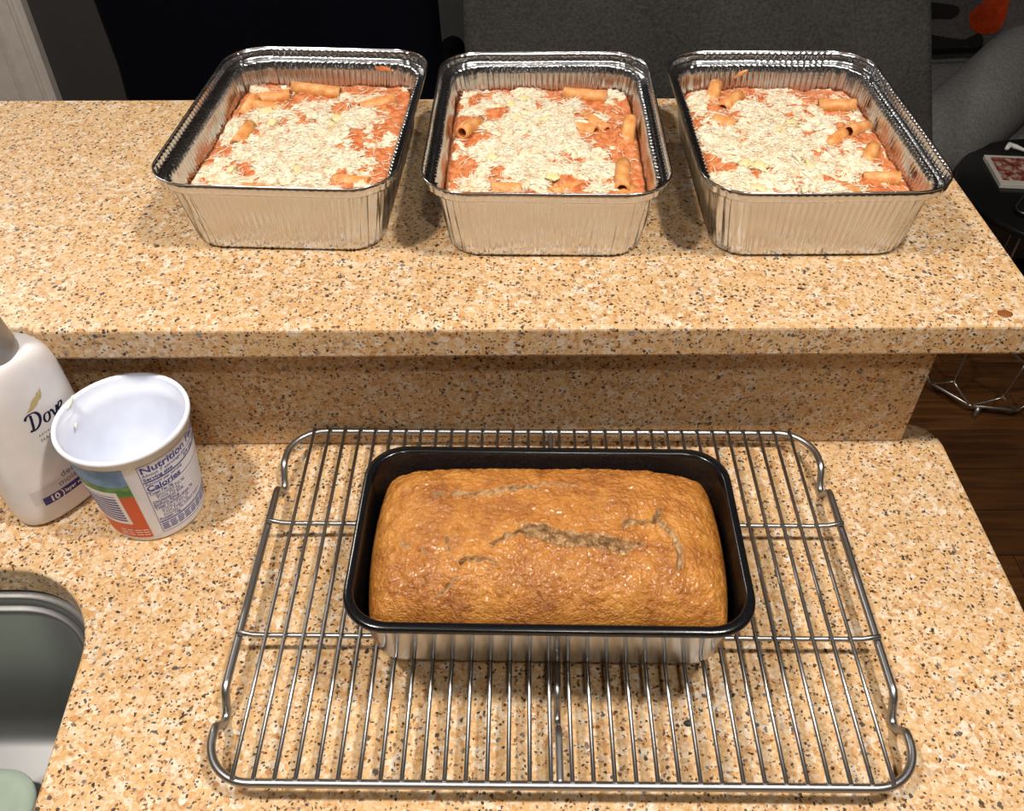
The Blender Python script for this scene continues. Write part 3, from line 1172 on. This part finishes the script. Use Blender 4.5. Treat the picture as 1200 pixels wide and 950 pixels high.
for i, ((cx, cy), a) in enumerate(TRAYS):
    t = empty('foil_pan', (cx, cy, BZ + 0.0004), radians(a))
    tag(t, TLAB[i][0], 'foil pan', 'foil pans on the bar')
    foil_shell(3.0 + 5 * i, t)
    fd = empty('baked_ziti', (cx, cy, BZ + 0.0004), radians(a))
    tag(fd, TLAB[i][1], 'baked pasta', 'baked ziti in foil pans')
    build_food(i, fd, 2.0 + 4 * i)
    if i == 0:
        blob('sauce_smear', (0.050, 0.1165, 0.0525), (0.009, 0.0008, 0.0022), M['sauce'], fd, 1, (radians(-8), 0.1, 0))
    if i == 2:
        blob('sauce_smear', (-0.022, 0.1165, 0.0500), (0.0065, 0.0010, 0.0020), M['pasta'], fd, 2, (radians(-8), -0.6, 0))

# ------------------------------------------------------------------ lettering helpers
def text_geo(s, size, bold=0.0, align='LEFT', shear=0.0, space=1.0):
    cu = bpy.data.curves.new('lettering', 'FONT')
    cu.body = s
    cu.size = size
    cu.align_x = align
    cu.offset = bold
    cu.shear = shear
    cu.space_character = space
    cu.resolution_u = 3
    o = bpy.data.objects.new('lettering', cu)
    COL.objects.link(o)
    bpy.context.view_layer.update()
    me = o.evaluated_get(bpy.context.evaluated_depsgraph_get()).to_mesh()
    v = [tuple(q.co) for q in me.vertices]
    f = [tuple(p.vertices) for p in me.polygons]
    o.evaluated_get(bpy.context.evaluated_depsgraph_get()).to_mesh_clear()
    bpy.data.objects.remove(o)
    bpy.data.curves.remove(cu)
    return v, f


def stroke_geo(pl, nib=(0.35, 0.94), w=1.0, widths=None, sub=6):
    """calligraphic ribbon along a smooth path: flat pen held at a fixed angle"""
    P = [Vector(p) for p in pl]
    path = []
    for i in range(len(P) - 1):
        p0, p1, p2, p3 = P[max(i - 1, 0)], P[i], P[i + 1], P[min(i + 2, len(P) - 1)]
        for k in range(sub):
            t = k / sub
            path.append(0.5 * ((2 * p1) + (-p0 + p2) * t + (2 * p0 - 5 * p1 + 4 * p2 - p3) * t * t + (-p0 + 3 * p1 - 3 * p2 + p3) * t ** 3))
    path.append(P[-1])
    v, f = [], []
    nb = Vector(nib) * w
    hair = 0.28 * w
    n = len(path)
    for i, p in enumerate(path):
        t = (path[min(i + 1, n - 1)] - path[max(i - 1, 0)]).normalized()
        nr = Vector((-t.y, t.x))
        h = nr * (hair + abs(nr.dot(nb)) * 0.5) * (0.45 if i in (0, n - 1) else 1.0)
        v += [(p.x + h.x, p.y + h.y, 0), (p.x - h.x, p.y - h.y, 0)]
    for i in range(n - 1):
        f.append((2 * i, 2 * i + 1, 2 * i + 3, 2 * i + 2))
    return v, f


def merge(geos):
    vs, fs = [], []
    for v, f in geos:
        o = len(vs)
        vs += v
        fs += [tuple(i + o for i in q) for q in f]
    return vs, fs


def shift(g, dx, dy):
    return [(x + dx, y + dy, z) for x, y, z in g[0]], g[1]


def rect_geo(x0, x1, y0, y1, nx=24, ny=4):
    v = [(x0 + (x1 - x0) * i / nx, y0 + (y1 - y0) * j / ny, 0) for j in range(ny + 1) for i in range(nx + 1)]
    f = [(j * (nx + 1) + i, j * (nx + 1) + i + 1, (j + 1) * (nx + 1) + i + 1, (j + 1) * (nx + 1) + i) for j in range(ny) for i in range(nx)]
    return v, f


def printed(name, geo, mapper, lift, mat, parent, label=None):
    v = [mapper(x, y, lift) for x, y, _ in geo[0]]
    o = new_mesh(name, v, geo[1], mat, parent, smooth=False)
    if label:
        o['label'] = label
    return o

# ------------------------------------------------------------------ yogurt tub
CUPX, CUPY = -0.2855, 0.4742
cup = empty('yogurt_tub', (CUPX, CUPY, CZ + 0.0003))
tag(cup, 'open white plastic yogurt tub with printed side, emptied', 'yogurt tub')
CH, R0, R1 = 0.100, 0.0368, 0.0462


def cup_r(z):
    return R0 + (R1 - R0) * (z / CH)
prof = [(0.0, 0.003), (0.030, 0.003), (0.033, 0.0005), (0.0350, 0.0), (0.0364, 0.0010), (0.0368, 0.003)]
prof += [(cup_r(z), z) for z in (0.02, 0.05, 0.08, 0.0905)]
prof += [(cup_r(0.0905) + 0.0012, 0.0912), (cup_r(0.0905) + 0.0013, 0.0955)]
prof += [(0.0472, 0.0958), (0.0483, 0.0968), (0.0487, 0.0985), (0.0482, 0.1002), (0.0470, 0.1008), (0.0456, 0.1000), (0.0450, 0.0985), (0.0449, 0.0905), (0.0436, 0.0893)]
prof += [(cup_r(z) - 0.0012, z) for z in (0.08, 0.05, 0.02, 0.006)] + [(0.0335, 0.0045), (0.0, 0.0042)]
fix_normals(lathe('tub_body', prof, M['cup_plastic'], cup, seg=96))


def cup_map(a0):
    def mp(u, z, lift):
        r = cup_r(z) + lift
        a = a0 + u / 0.041
        return (r * sin(a), -r * cos(a), z)
    return mp
pm = cup_map(0.0)
A = lambda deg: radians(deg) * 0.041
printed('meadow_picture', rect_geo(A(-150), A(13), 0.058, 0.0895, 60, 6), pm, 0.00012, M['meadow'], cup, 'blue sky and green meadow print')
printed('orange_panel', rect_geo(A(-150), A(13), 0.006, 0.058, 60, 6), pm, 0.00012, M['orange_ink'], cup, 'orange lower print')
printed('text_panel', rect_geo(A(-95), A(-2), 0.024, 0.064, 40, 6), pm, 0.00022, M['white_ink'], cup, 'white text box on the print')
printed('text_lines', merge([rect_geo(A(-92), A(-6), z, z + 0.0019, 40, 1) for z in (0.0275, 0.0308, 0.0341, 0.0374, 0.0407, 0.0440, 0.0473, 0.0506, 0.0539)]
                            + [rect_geo(A(-92), A(-6), 0.0580, 0.0588, 40, 1)]), pm, 0.00030, M['blue_ink'], cup)
printed('small_print', merge([rect_geo(A(-22 + 9 * k), A(-22 + 9 * k + (6.5 if k % 2 else 7.6)), z, z + 0.0009, 4, 1) for k in range(4) for z in (0.0095, 0.0125, 0.0155)]), pm, 0.00025, M['white_ink'], cup)
NF0 = A(25)
nm = cup_map(radians(25))
W_ = A(92)
geos = [shift(text_geo('Nutrition Facts', 0.0096, 0.00022, space=0.98), 0.0012, 0.0795),
        shift(text_geo('About 7 servings per container', 0.0044, 0.00003), 0.0012, 0.0753),
        shift(text_geo('Serving size', 0.0046, 0.00012), 0.0012, 0.0711),
        shift(text_geo('3/4 cup (170g)', 0.0046, 0.00012), 0.034, 0.0711),
        rect_geo(0.0008, W_ - 0.001, 0.0688, 0.0702, 30, 1),
        shift(text_geo('Amount per serving', 0.0036, 0.00005), 0.0012, 0.0657),
        shift(text_geo('Calories', 0.0078, 0.00022), 0.0012, 0.0595),
        rect_geo(0.0008, W_ - 0.001, 0.0583, 0.0590, 30, 1)]
rows = [('Total Fat 0g', 0), ('Saturated Fat 0g', 1), ('Trans Fat 0g', 1), ('Cholesterol 5mg', 0), ('Sodium 60mg', 0), ('Total Carbohydrate 7g', 0),
        ('Dietary Fiber 0g', 1), ('Total Sugars 5g', 1), ('Includes 0g Added Sugars', 1), ('Protein 16g', 0)]
for k, (s_, ind) in enumerate(rows):
    z = 0.0548 - 0.0035 * k
    geos.append(shift(text_geo(s_, 0.0037, 0.0 if ind else 0.00006), 0.0012 + 0.004 * ind, z))
    geos.append(rect_geo(0.0012 + 0.004 * ind, W_ - 0.001, z - 0.0008, z - 0.0006, 30, 1))
geos.append(rect_geo(0.0008, W_ - 0.001, 0.0205, 0.0217, 30, 1))
for k in range(4):
    z = 0.0180 - 0.0022 * k
    for q in range(9):
        geos.append(rect_geo(0.0014 + 0.0066 * q, 0.0014 + 0.0066 * q + (0.0052 if (q + k) % 3 else 0.0060), z, z + 0.0011, 4, 1))
for x0, x1, z0, z1 in ((0, 0.0004, 0.0085, 0.0880), (W_ - 0.0004, W_, 0.0085, 0.0880)):
    geos.append(rect_geo(x0, x1, z0, z1, 1, 10))
geos += [rect_geo(0, W_, 0.0876, 0.0880, 30, 1), rect_geo(0, W_, 0.0085, 0.0089, 30, 1)]
printed('nutrition_print', merge(geos), nm, 0.00015, M['blue_ink'], cup, 'blue nutrition facts table')
# yogurt left on the rim and wall
blob('yogurt_drip', (-0.0425, 0.0165, 0.0995), (0.0012, 0.0070, 0.0018), M['yogurt'], cup, 3, (0, 0.25, 0.42 - pi / 2 + 1.2))
blob('yogurt_drip', (-0.0135, -0.0385, 0.0765), (0.0026, 0.0010, 0.0022), M['yogurt'], cup, 4, (0, 0, -0.33))
blob('yogurt_drip', (-0.0390, 0.0050, 0.0860), (0.0008, 0.0018, 0.0022), M['yogurt'], cup, 5)

# ------------------------------------------------------------------ hand wash bottle
BOX_, BOY_, BROT = -0.3660, 0.4870, radians(55)
bot = empty('soap_bottle', (BOX_, BOY_, CZ + 0.0003), BROT)
tag(bot, 'white pump bottle of hand wash with navy script lettering, beside tub', 'soap bottle')
BW = [(0.000, 0.0345, 0.0195), (0.0012, 0.0370, 0.0215), (0.004, 0.0388, 0.0230), (0.010, 0.0398, 0.0238), (0.04, 0.0404, 0.0242), (0.08, 0.0396, 0.0238),
      (0.108, 0.0386, 0.0236), (0.124, 0.0378, 0.0238), (0.136, 0.0360, 0.0232), (0.1445, 0.0318, 0.0222), (0.1490, 0.0256, 0.0204), (0.1507, 0.0196, 0.0180), (0.1512, 0.0155, 0.0155)]


def bdim(z):
    for i in range(len(BW) - 1):
        if BW[i][0] <= z <= BW[i + 1][0]:
            t = (z - BW[i][0]) / (BW[i + 1][0] - BW[i][0])
            return BW[i][1] + (BW[i + 1][1] - BW[i][1]) * t, BW[i][2] + (BW[i + 1][2] - BW[i][2]) * t
    return BW[-1][1:]
NEXP = 2.5
rings = []
for z, a, b in BW:
    ring = []
    for k in range(72):
        th = 2 * pi * k / 72
        c_, s_ = cos(th), sin(th)
        ring.append((a * math.copysign(abs(c_) ** (2 / NEXP), c_), b * math.copysign(abs(s_) ** (2 / NEXP), s_), z))
    rings.append(ring)
v, f = loft(rings, cap_first=True, cap_last=True)
bb = new_mesh('bottle_body', v, f, M['bottle'], bot)
ss = bb.modifiers.new('smooth', 'SUBSURF')
ss.levels = ss.render_levels = 1
lathe('pump_collar', [(0.0150, 0.148), (0.0186, 0.1485), (0.0190, 0.150), (0.0176, 0.162), (0.0160, 0.174), (0.0152, 0.177), (0.0075, 0.1785)], M['collar'], bot, seg=48)
lathe('pump_stem', [(0.0052, 0.177), (0.0052, 0.200)], M['white_plastic'], bot, seg=24)
rings = []
for hx_, hy_, z in ((0.010, 0.010, 0.198), (0.011, 0.011, 0.200), (0.0115, 0.0115, 0.212), (0.010, 0.010, 0.215)):
    rings.append([(p[0], p[1], z) for p in rrect(hx_, hy_, 0.006, 3, 3, 6)])
v, f = loft(rings, cap_first=True, cap_last=True)
new_mesh('pump_head', v, f, M['collar'], bot)
tube('spout', [(0, 0.008, 0.209), (0, 0.03, 0.210), (0, 0.042, 0.207), (0, 0.046, 0.200)], [0.005, 0.0045, 0.004, 0.0035], M['collar'], bot, seg=14)


def bottle_map(u, z, lift):
    a, b = bdim(max(0.0, min(0.1510, z)))
    q = min(0.995, abs(u) / a)
    y = -b * (1 - q ** NEXP) ** (1 / NEXP)
    return (u, y - lift - 0.00005, z)
# script word: D o v e drawn with a broad pen
S = 0.0088
U0, Z0 = -0.0075, 0.0910
let = []
let.append(stroke_geo([(0.42, 1.42), (0.36, 0.95), (0.26, 0.40), (0.16, 0.02)], (0.9, 0.1), 0.16))
let.append(stroke_geo([(-0.12, 1.18), (0.06, 1.42), (0.45, 1.52), (0.88, 1.40), (1.08, 1.02), (1.00, 0.55), (0.70, 0.18), (0.34, 0.02), (0.04, 0.04), (-0.08, 0.16)], (0.9, -0.1), 0.17))
let.append(stroke_geo([(1.72, 0.82), (1.50, 0.76), (1.33, 0.48), (1.34, 0.18), (1.52, 0.06), (1.74, 0.20), (1.88, 0.50), (1.86, 0.76), (1.70, 0.84)], (0.85, -0.15), 0.14))
let.append(stroke_geo([(2.02, 0.70), (2.14, 0.80), (2.24, 0.62), (2.28, 0.30), (2.32, 0.08), (2.52, 0.34), (2.66, 0.66), (2.70, 0.88)], (0.85, -0.1), 0.14))
let.append(stroke_geo([(2.82, 0.44), (3.04, 0.50), (3.26, 0.68), (3.24, 0.88), (3.06, 0.90), (2.86, 0.70), (2.78, 0.40), (2.86, 0.14), (3.06, 0.08), (3.34, 0.26)], (0.85, -0.1), 0.14))
g = merge(let)
g = ([(U0 + x * S, Z0 + y * S * 1.12, 0) for x, y, _ in g[0]], g[1])
printed('brand_lettering', g, bottle_map, 0.00018, M['navy_ink'], bot, 'navy script word')
# bird emblem over the word: body, wing and tail
bird = [[(0.10, 0.02), (0.50, 0.06), (0.95, 0.30), (1.20, 0.62), (1.30, 1.10), (1.22, 1.36), (1.02, 1.02), (0.80, 0.92), (0.58, 0.70), (0.44, 0.36)],
        [(1.10, 0.42), (1.36, 0.60), (1.46, 0.95), (1.52, 1.52), (1.34, 1.30), (1.26, 0.90)],
        [(0.00, 0.00), (0.40, -0.06), (0.85, 0.12), (1.05, 0.34), (0.62, 0.16)]]
bg = []
for pl in bird:
    c_ = Vector((sum(p[0] for p in pl) / len(pl), sum(p[1] for p in pl) / len(pl)))
    vs = [(x, y, 0) for x, y in pl] + [(c_.x, c_.y, 0)]
    bg.append((vs, [(len(pl), i, (i + 1) % len(pl)) for i in range(len(pl))]))
g = merge(bg)
g = ([(-0.0060 + x * 0.0112, 0.1080 + y * 0.0086, 0) for x, y, _ in g[0]], g[1])
printed('bird_emblem', g, bottle_map, 0.00018, M['gold'], bot, 'gold bird emblem')
printed('care_lettering', merge([shift(text_geo('ADVANCED CARE', 0.0030, 0.00003, 'LEFT', space=1.25), -0.0050, 0.0835),
                                 shift(text_geo('HAND WASH', 0.0046, 0.00003, 'LEFT', space=1.15), -0.0050, 0.0782)]), bottle_map, 0.00018, M['grey_ink'], bot, 'small grey capitals')
printed('label_patch', rect_geo(-0.0290, 0.0300, 0.0250, 0.0395, 30, 4), bottle_map, 0.00008, M['pale_patch'], bot)
printed('band', rect_geo(-0.0230, 0.0330, 0.0215, 0.0295, 36, 3), bottle_map, 0.00016, M['violet_band'], bot, 'indigo band on the bottle')
printed('band_lettering', merge([shift(text_geo('10', 0.0078, 0.00025), -0.0185, 0.0228), shift(text_geo(')', 0.0082, 0.0001), -0.0092, 0.0232),
                                 shift(text_geo('layer moisturizers', 0.0050, 0.00008), -0.0060, 0.0238)]), bottle_map, 0.00030, M['white_ink'], bot)
printed('deep_lettering', merge([shift(text_geo('deep', 0.0080, 0.00005, space=1.1), -0.0040, 0.0390), shift(text_geo('moisture', 0.0080, 0.00005, space=1.0), -0.0080, 0.0322)]), bottle_map, 0.00022, M['grey_ink'], bot, 'grey lower-case words')
drop = [(0.0, 0.0), (0.004, 0.0012), (0.006, 0.005), (0.0052, 0.010), (0.003, 0.0150), (0.0012, 0.0190), (0.0, 0.0162), (-0.001, 0.011), (-0.004, 0.005), (-0.003, 0.001)]
vs = [(0.0130 + x, 0.0480 + y, 0) for x, y in drop] + [(0.0140, 0.0540, 0)]
printed('cream_swirl', (vs, [(len(drop), i, (i + 1) % len(drop)) for i in range(len(drop))]), bottle_map, 0.00018, M['white_ink'], bot)

# ------------------------------------------------------------------ dim living room beyond the bar
def soft_box(name, x0, x1, y0, y1, z0, z1, r, mat, parent, wob=0.006, seed=0.0, cuts=10):
    bm = bmesh.new()
    box_bm(bm, x0, x1, y0, y1, z0, z1)
    bmesh.ops.bevel(bm, geom=list(bm.edges), offset=r, segments=4, affect='EDGES', profile=0.5)
    bmesh.ops.subdivide_edges(bm, edges=[e for e in bm.edges if e.calc_length() > 0.12], cuts=cuts, use_grid_fill=True)
    for v_ in bm.verts:
        q = v_.co
        v_.co = q + Vector((noise.noise((q.x * 5, q.y * 5, q.z * 5 + seed)), noise.noise((q.x * 5 + 9, q.y * 5, q.z * 5 + seed)), noise.noise((q.x * 5, q.y * 5 + 9, q.z * 5 + seed)))) * wob
    return from_bm(name, bm, mat, parent, smooth=True)

arm = empty('armchair', (-0.395, 1.75, 0))
tag(arm, 'dark navy high-backed armchair behind the left foil pan', 'armchair')
soft_box('backrest', -0.285, 0.275, -0.25, -0.08, 0.16, 1.10, 0.05, M['navy'], arm, 0.010, 1.0)
soft_box('seat', -0.265, 0.235, -0.09, 0.45, 0.16, 0.44, 0.05, M['navy'], arm, 0.006, 2.0)
for x0, x1 in ((-0.33, -0.255), (0.225, 0.285)):
    soft_box('armrest', x0, x1, -0.10, 0.45, 0.16, 0.62, 0.03, M['navy'], arm, 0.004, 3.0)
lg = box('leg', -0.02, 0.02, -0.02, 0.02, 0.0, 0.165, M['black_plastic'], arm, bevel=0.004)
lg.location = (-0.24, -0.16, 0)
for x, y in ((0.23, -0.16), (-0.24, 0.38), (0.23, 0.38)):
    copy_part(lg, arm, (x, y, 0))

sofa = empty('recliner', (0.32, 1.80, 0))
tag(sofa, 'charcoal grey upholstered recliner seen from behind, behind the right pans', 'recliner')
soft_box('backrest', -0.365, 0.40, -0.18, -0.02, 0.14, 1.16, 0.05, M['grey_fabric'], sofa, 0.010, 5.0)
soft_box('seat', -0.30, 0.36, -0.03, 0.55, 0.14, 0.46, 0.06, M['grey_fabric'], sofa, 0.006, 6.0)
for x0, x1 in ((-0.365, -0.29), (0.35, 0.43)):
    soft_box('armrest', x0, x1, -0.02, 0.55, 0.14, 0.62, 0.035, M['grey_fabric'], sofa, 0.004, 7.0)
lg = box('leg', -0.025, 0.025, -0.025, 0.025, 0.0, 0.145, M['black_plastic'], sofa, bevel=0.004)
lg.location = (-0.33, -0.10, 0)
for x, y in ((0.34, -0.10), (-0.33, 0.48), (0.34, 0.48)):
    copy_part(lg, sofa, (x, y, 0))

# cloth hung over the recliner back: slanting right edge, soft folds
vs, fs = [], []
nx_, nz_ = 60, 50
TOPZ = 1.185
for j in range(nz_ + 1):
    for i in range(nx_ + 1):
        s_ = j / nz_
        z = TOPZ - 0.80 * s_
        xr = 0.700 + (0.9376 - z) * 0.325
        x = -0.0787 + 0.0 + (xr + 0.0787) * i / nx_
        yy = 1.588 + 0.010 * noise.noise((x * 5, z * 3, 1.0)) + 0.004 * sin(x * 26 + 2 * noise.noise((x * 2, z * 2, 4.0)))
        if 0.03 < x < 0.16 and z > 0.80:
            yy -= 0.012 * max(0.0, 1 - abs(x - 0.09) / 0.07)
        vs.append((x, yy - 0.03 * s_, z))
W = nx_ + 1
fs = [(j * W + i, j * W + i + 1, (j + 1) * W + i + 1, (j + 1) * W + i) for j in range(nz_) for i in range(nx_)]
thr = new_mesh('throw_blanket', vs, fs, M['grey_fabric'])
sm = thr.modifiers.new('thick', 'SOLIDIFY')
sm.thickness = 0.012
sm.offset = 0.0
tag(thr, 'charcoal woven throw hung over the recliner back, straight right edge', 'blanket')

couch = empty('couch', (1.35, 2.25, 0))
tag(couch, 'grey couch with a rounded arm at right beyond the bar', 'couch')
soft_box('backrest', -0.45, 1.0, 0.20, 0.38, 0.12, 0.98, 0.06, M['grey_light'], couch, 0.008, 8.0)
soft_box('seat', -0.40, 1.0, -0.33, 0.21, 0.12, 0.45, 0.06, M['grey_light'], couch, 0.008, 9.0)
p = []
for i in range(25):
    t = i / 24
    p.append((-0.03 - 0.44 * t + 0.03 * sin(pi * t), 0.02 - 0.44 * t, 0.53 - 0.08 * t * t))
rr = [0.10 * sqrt(max(0.05, 1 - (2 * abs(i / 24 - 0.5)) ** 8)) for i in range(25)]
v, f = tube_geo(p, rr, 24)
new_mesh('rolled_arm', v, f, M['grey_light'], couch)
lg = box('leg', -0.025, 0.025, -0.025, 0.025, 0.0, 0.125, M['black_plastic'], couch, bevel=0.004)
lg.location = (-0.45, -0.28, 0)
for x, y in ((0.9, -0.28), (-0.45, 0.28), (0.9, 0.28)):
    copy_part(lg, couch, (x, y, 0))

# printed cloth over the couch back
vs, fs = [], []
CX0, CX1, CZ0, CZ1 = 0.93, 1.45, 0.50, 1.03
nx_, nz_ = 40, 40


def cloth_y(x, z):
    return 2.405 + 0.010 * noise.noise((x * 6, z * 5, 3.0)) + 0.004 * sin(x * 30) - 0.02 * (1.03 - z)
for j in range(nz_ + 1):
    for i in range(nx_ + 1):
        x = CX0 + (CX1 - CX0) * i / nx_
        z = CZ0 + (CZ1 - CZ0) * j / nz_
        vs.append((x, cloth_y(x, z), z))
W = nx_ + 1
fs = [(j * W + i, j * W + i + 1, (j + 1) * W + i + 1, (j + 1) * W + i) for j in range(nz_) for i in range(nx_)]
cl = new_mesh('printed_throw', vs, fs, M['print_cloth'])
sm = cl.modifiers.new('thick', 'SOLIDIFY')
sm.thickness = 0.008
sm.offset = 0.0
tag(cl, 'grey throw with black bone shapes and an orange patch on the couch', 'blanket')
clp = cl


def cloth_print(name, pl, mat, label):
    c_ = (sum(p[0] for p in pl) / len(pl), sum(p[1] for p in pl) / len(pl))
    vs, fs = [], []
    n = len(pl)
    R = 5
    for r in range(R + 1):
        for x, z in pl:
            t = r / R
            xx, zz = c_[0] + (x - c_[0]) * t, c_[1] + (z - c_[1]) * t
            vs.append((xx, cloth_y(xx, zz) - 0.0055, zz))
    for r in range(R):
        for i in range(n):
            fs.append((r * n + i, r * n + (i + 1) % n, (r + 1) * n + (i + 1) % n, (r + 1) * n + i))
    o = new_mesh(name, vs, fs, mat, clp)
    o['label'] = label


def round_closed(pl, sub=5):
    P = [Vector(p) for p in pl]
    n = len(P)
    out = []
    for i in range(n):
        p0, p1, p2, p3 = P[i - 1], P[i], P[(i + 1) % n], P[(i + 2) % n]
        for k in range(sub):
            t = k / sub
            q = 0.5 * ((2 * p1) + (-p0 + p2) * t + (2 * p0 - 5 * p1 + 4 * p2 - p3) * t * t + (-p0 + 3 * p1 - 3 * p2 + p3) * t ** 3)
            out.append((q.x, q.y))
    return out
cloth_print('orange_patch', round_closed([(1.190, 0.585), (1.211, 0.611), (1.240, 0.640), (1.275, 0.635), (1.290, 0.590), (1.286, 0.545), (1.256, 0.532), (1.211, 0.546)]), M['orange_cloth'], 'orange rounded printed patch')
cloth_print('bone_print', round_closed([(1.010, 0.620), (1.118, 0.612), (1.150, 0.606), (1.161, 0.592), (1.150, 0.576), (1.129, 0.574), (1.010, 0.580)]), M['black_print'], 'upper black bone shape')
cloth_print('bone_print', round_closed([(1.030, 0.540), (1.144, 0.528), (1.200, 0.522), (1.217, 0.524), (1.227, 0.536), (1.243, 0.530), (1.251, 0.516), (1.247, 0.500), (1.228, 0.500), (1.216, 0.507), (1.155, 0.498), (1.030, 0.490)]), M['black_print'], 'lower black bone shape')

TX, TY = 1.165, 1.655
tb = empty('side_table', (TX, TY, 0))
tag(tb, 'round black side table on a honeycomb wire base beyond the counter end', 'side table')
lathe('table_top', [(0.0, 0.482), (0.225, 0.482), (0.230, 0.485), (0.230, 0.496), (0.227, 0.499), (0.0, 0.499)], M['black_plastic'], tb, seg=64)


def drum(u, v):
    """u turns around, v 0..1 up the open wire drum"""
    r = 0.150 + 0.055 * v
    a = 2 * pi * u
    return Vector((r * cos(a) - 0.035 * (1 - v), r * sin(a) - 0.018 * (1 - v), 0.030 + 0.450 * v))
vs, fs = [], []
NCOL, NROW = 9, 3
edges = []
for r in range(NROW):
    for c in range(NCOL):
        u0 = (c + (0.5 if r % 2 else 0)) / NCOL
        v0 = r / NROW
        h_ = 1.0 / NROW
        du = 1.0 / NCOL
        a = (u0, v0 + 0.0 * h_)
        b = (u0 + du / 2, v0 + 0.30 * h_)
        c2 = (u0 - du / 2, v0 + 0.30 * h_)
        top = (u0 + du / 2, v0 + 1.0 * h_)
        edges += [(a, b), (a, c2), (b, top)]
for a, b in edges:
    p = [drum(a[0] + (b[0] - a[0]) * t / 4, min(1.0, a[1] + (b[1] - a[1]) * t / 4)) for t in range(5)]
    tv, tf = tube_geo(p, 0.0027, 6)
    o_ = len(vs)
    vs += tv
    fs += [tuple(i + o_ for i in q) for q in tf]
new_mesh('wire_lattice', vs, fs, M['wire_dark'], tb)
tube('base_ring', [drum(k / 9, 0.0) for k in range(9)], 0.0042, M['wire_dark'], tb, seg=8, closed=True)
tube('top_ring', [drum(k / 36, 1.0) for k in range(36)], 0.0035, M['wire_dark'], tb, seg=8, closed=True)
ft = tube('foot', [(0, 0, 0.0), (0, 0, 0.030)], 0.006, M['wire_dark'], tb, seg=8)
for k in range(3):
    q = drum(k / 3 + 0.02, 0.0)
    if k == 0:
        ft.location = (q.x, q.y, 0)
    else:
        copy_part(ft, tb, (q.x, q.y, 0))

ph = empty('photo_card', (1.066, 1.724, 0.4995), radians(-6))
tag(ph, 'small white bordered picture with red-brown image on the side table', 'photo')
box('card', -0.047, 0.050, -0.062, 0.062, 0.0, 0.010, M['card'], ph, bevel=0.001)
box('picture', -0.038, 0.043, -0.046, 0.052, 0.0101, 0.0106, M['card_red'], ph)
cb = tube('charging_cable', [(1.088, 1.822, 0.506), (1.100, 1.838, 0.507), (1.112, 1.832, 0.506), (1.135, 1.812, 0.503), (1.17, 1.79, 0.502), (1.21, 1.79, 0.502), (1.25, 1.75, 0.502)],
          [0.004, 0.0065, 0.0055, 0.0022, 0.002, 0.002, 0.002], M['cable'], None, seg=10)
tag(cb, 'white charging cable lying behind the picture on the side table', 'cable')
tr = empty('serving_tray', (1.075, 1.555, 0.4995), radians(-40))
tag(tr, 'small dark tray with thin silver edge at front of the side table', 'tray')
rings = [[(p[0], p[1], z) for p in rrect(a, b, 0.02, 3, 3, 8)] for a, b, z in ((0.060, 0.040, 0.0), (0.064, 0.044, 0.003), (0.067, 0.047, 0.012), (0.065, 0.045, 0.012), (0.061, 0.041, 0.004))]
v, f = loft(rings, cap_first=True, cap_last=True)
new_mesh('tray_body', v, f, M['black_plastic'], tr)
tube('edge', [(p[0], p[1], 0.0125) for p in rrect(0.066, 0.046, 0.02, 3, 3, 8)], 0.0016, M['rack'], tr, seg=8, closed=True)

# small spills on the stone
sp = blob('sauce_spill', (0.3620, 0.5260, BZ + 0.0004), (0.0056, 0.0044, 0.0005), flat('dried_sauce', lin(128, 72, 26), 0.5), None, 6)
tag(sp, 'small orange-brown dried spill on the bar counter near its right front edge', 'spill')
cm = blob('burnt_crumb', (0.1146, 0.2854, CZ + 0.0012), (0.0030, 0.0022, 0.0013), flat('burnt_crumb', lin(30, 24, 22), 0.7), None, 7)
tag(cm, 'single dark burnt crumb on the counter under the rack wires', 'crumb')
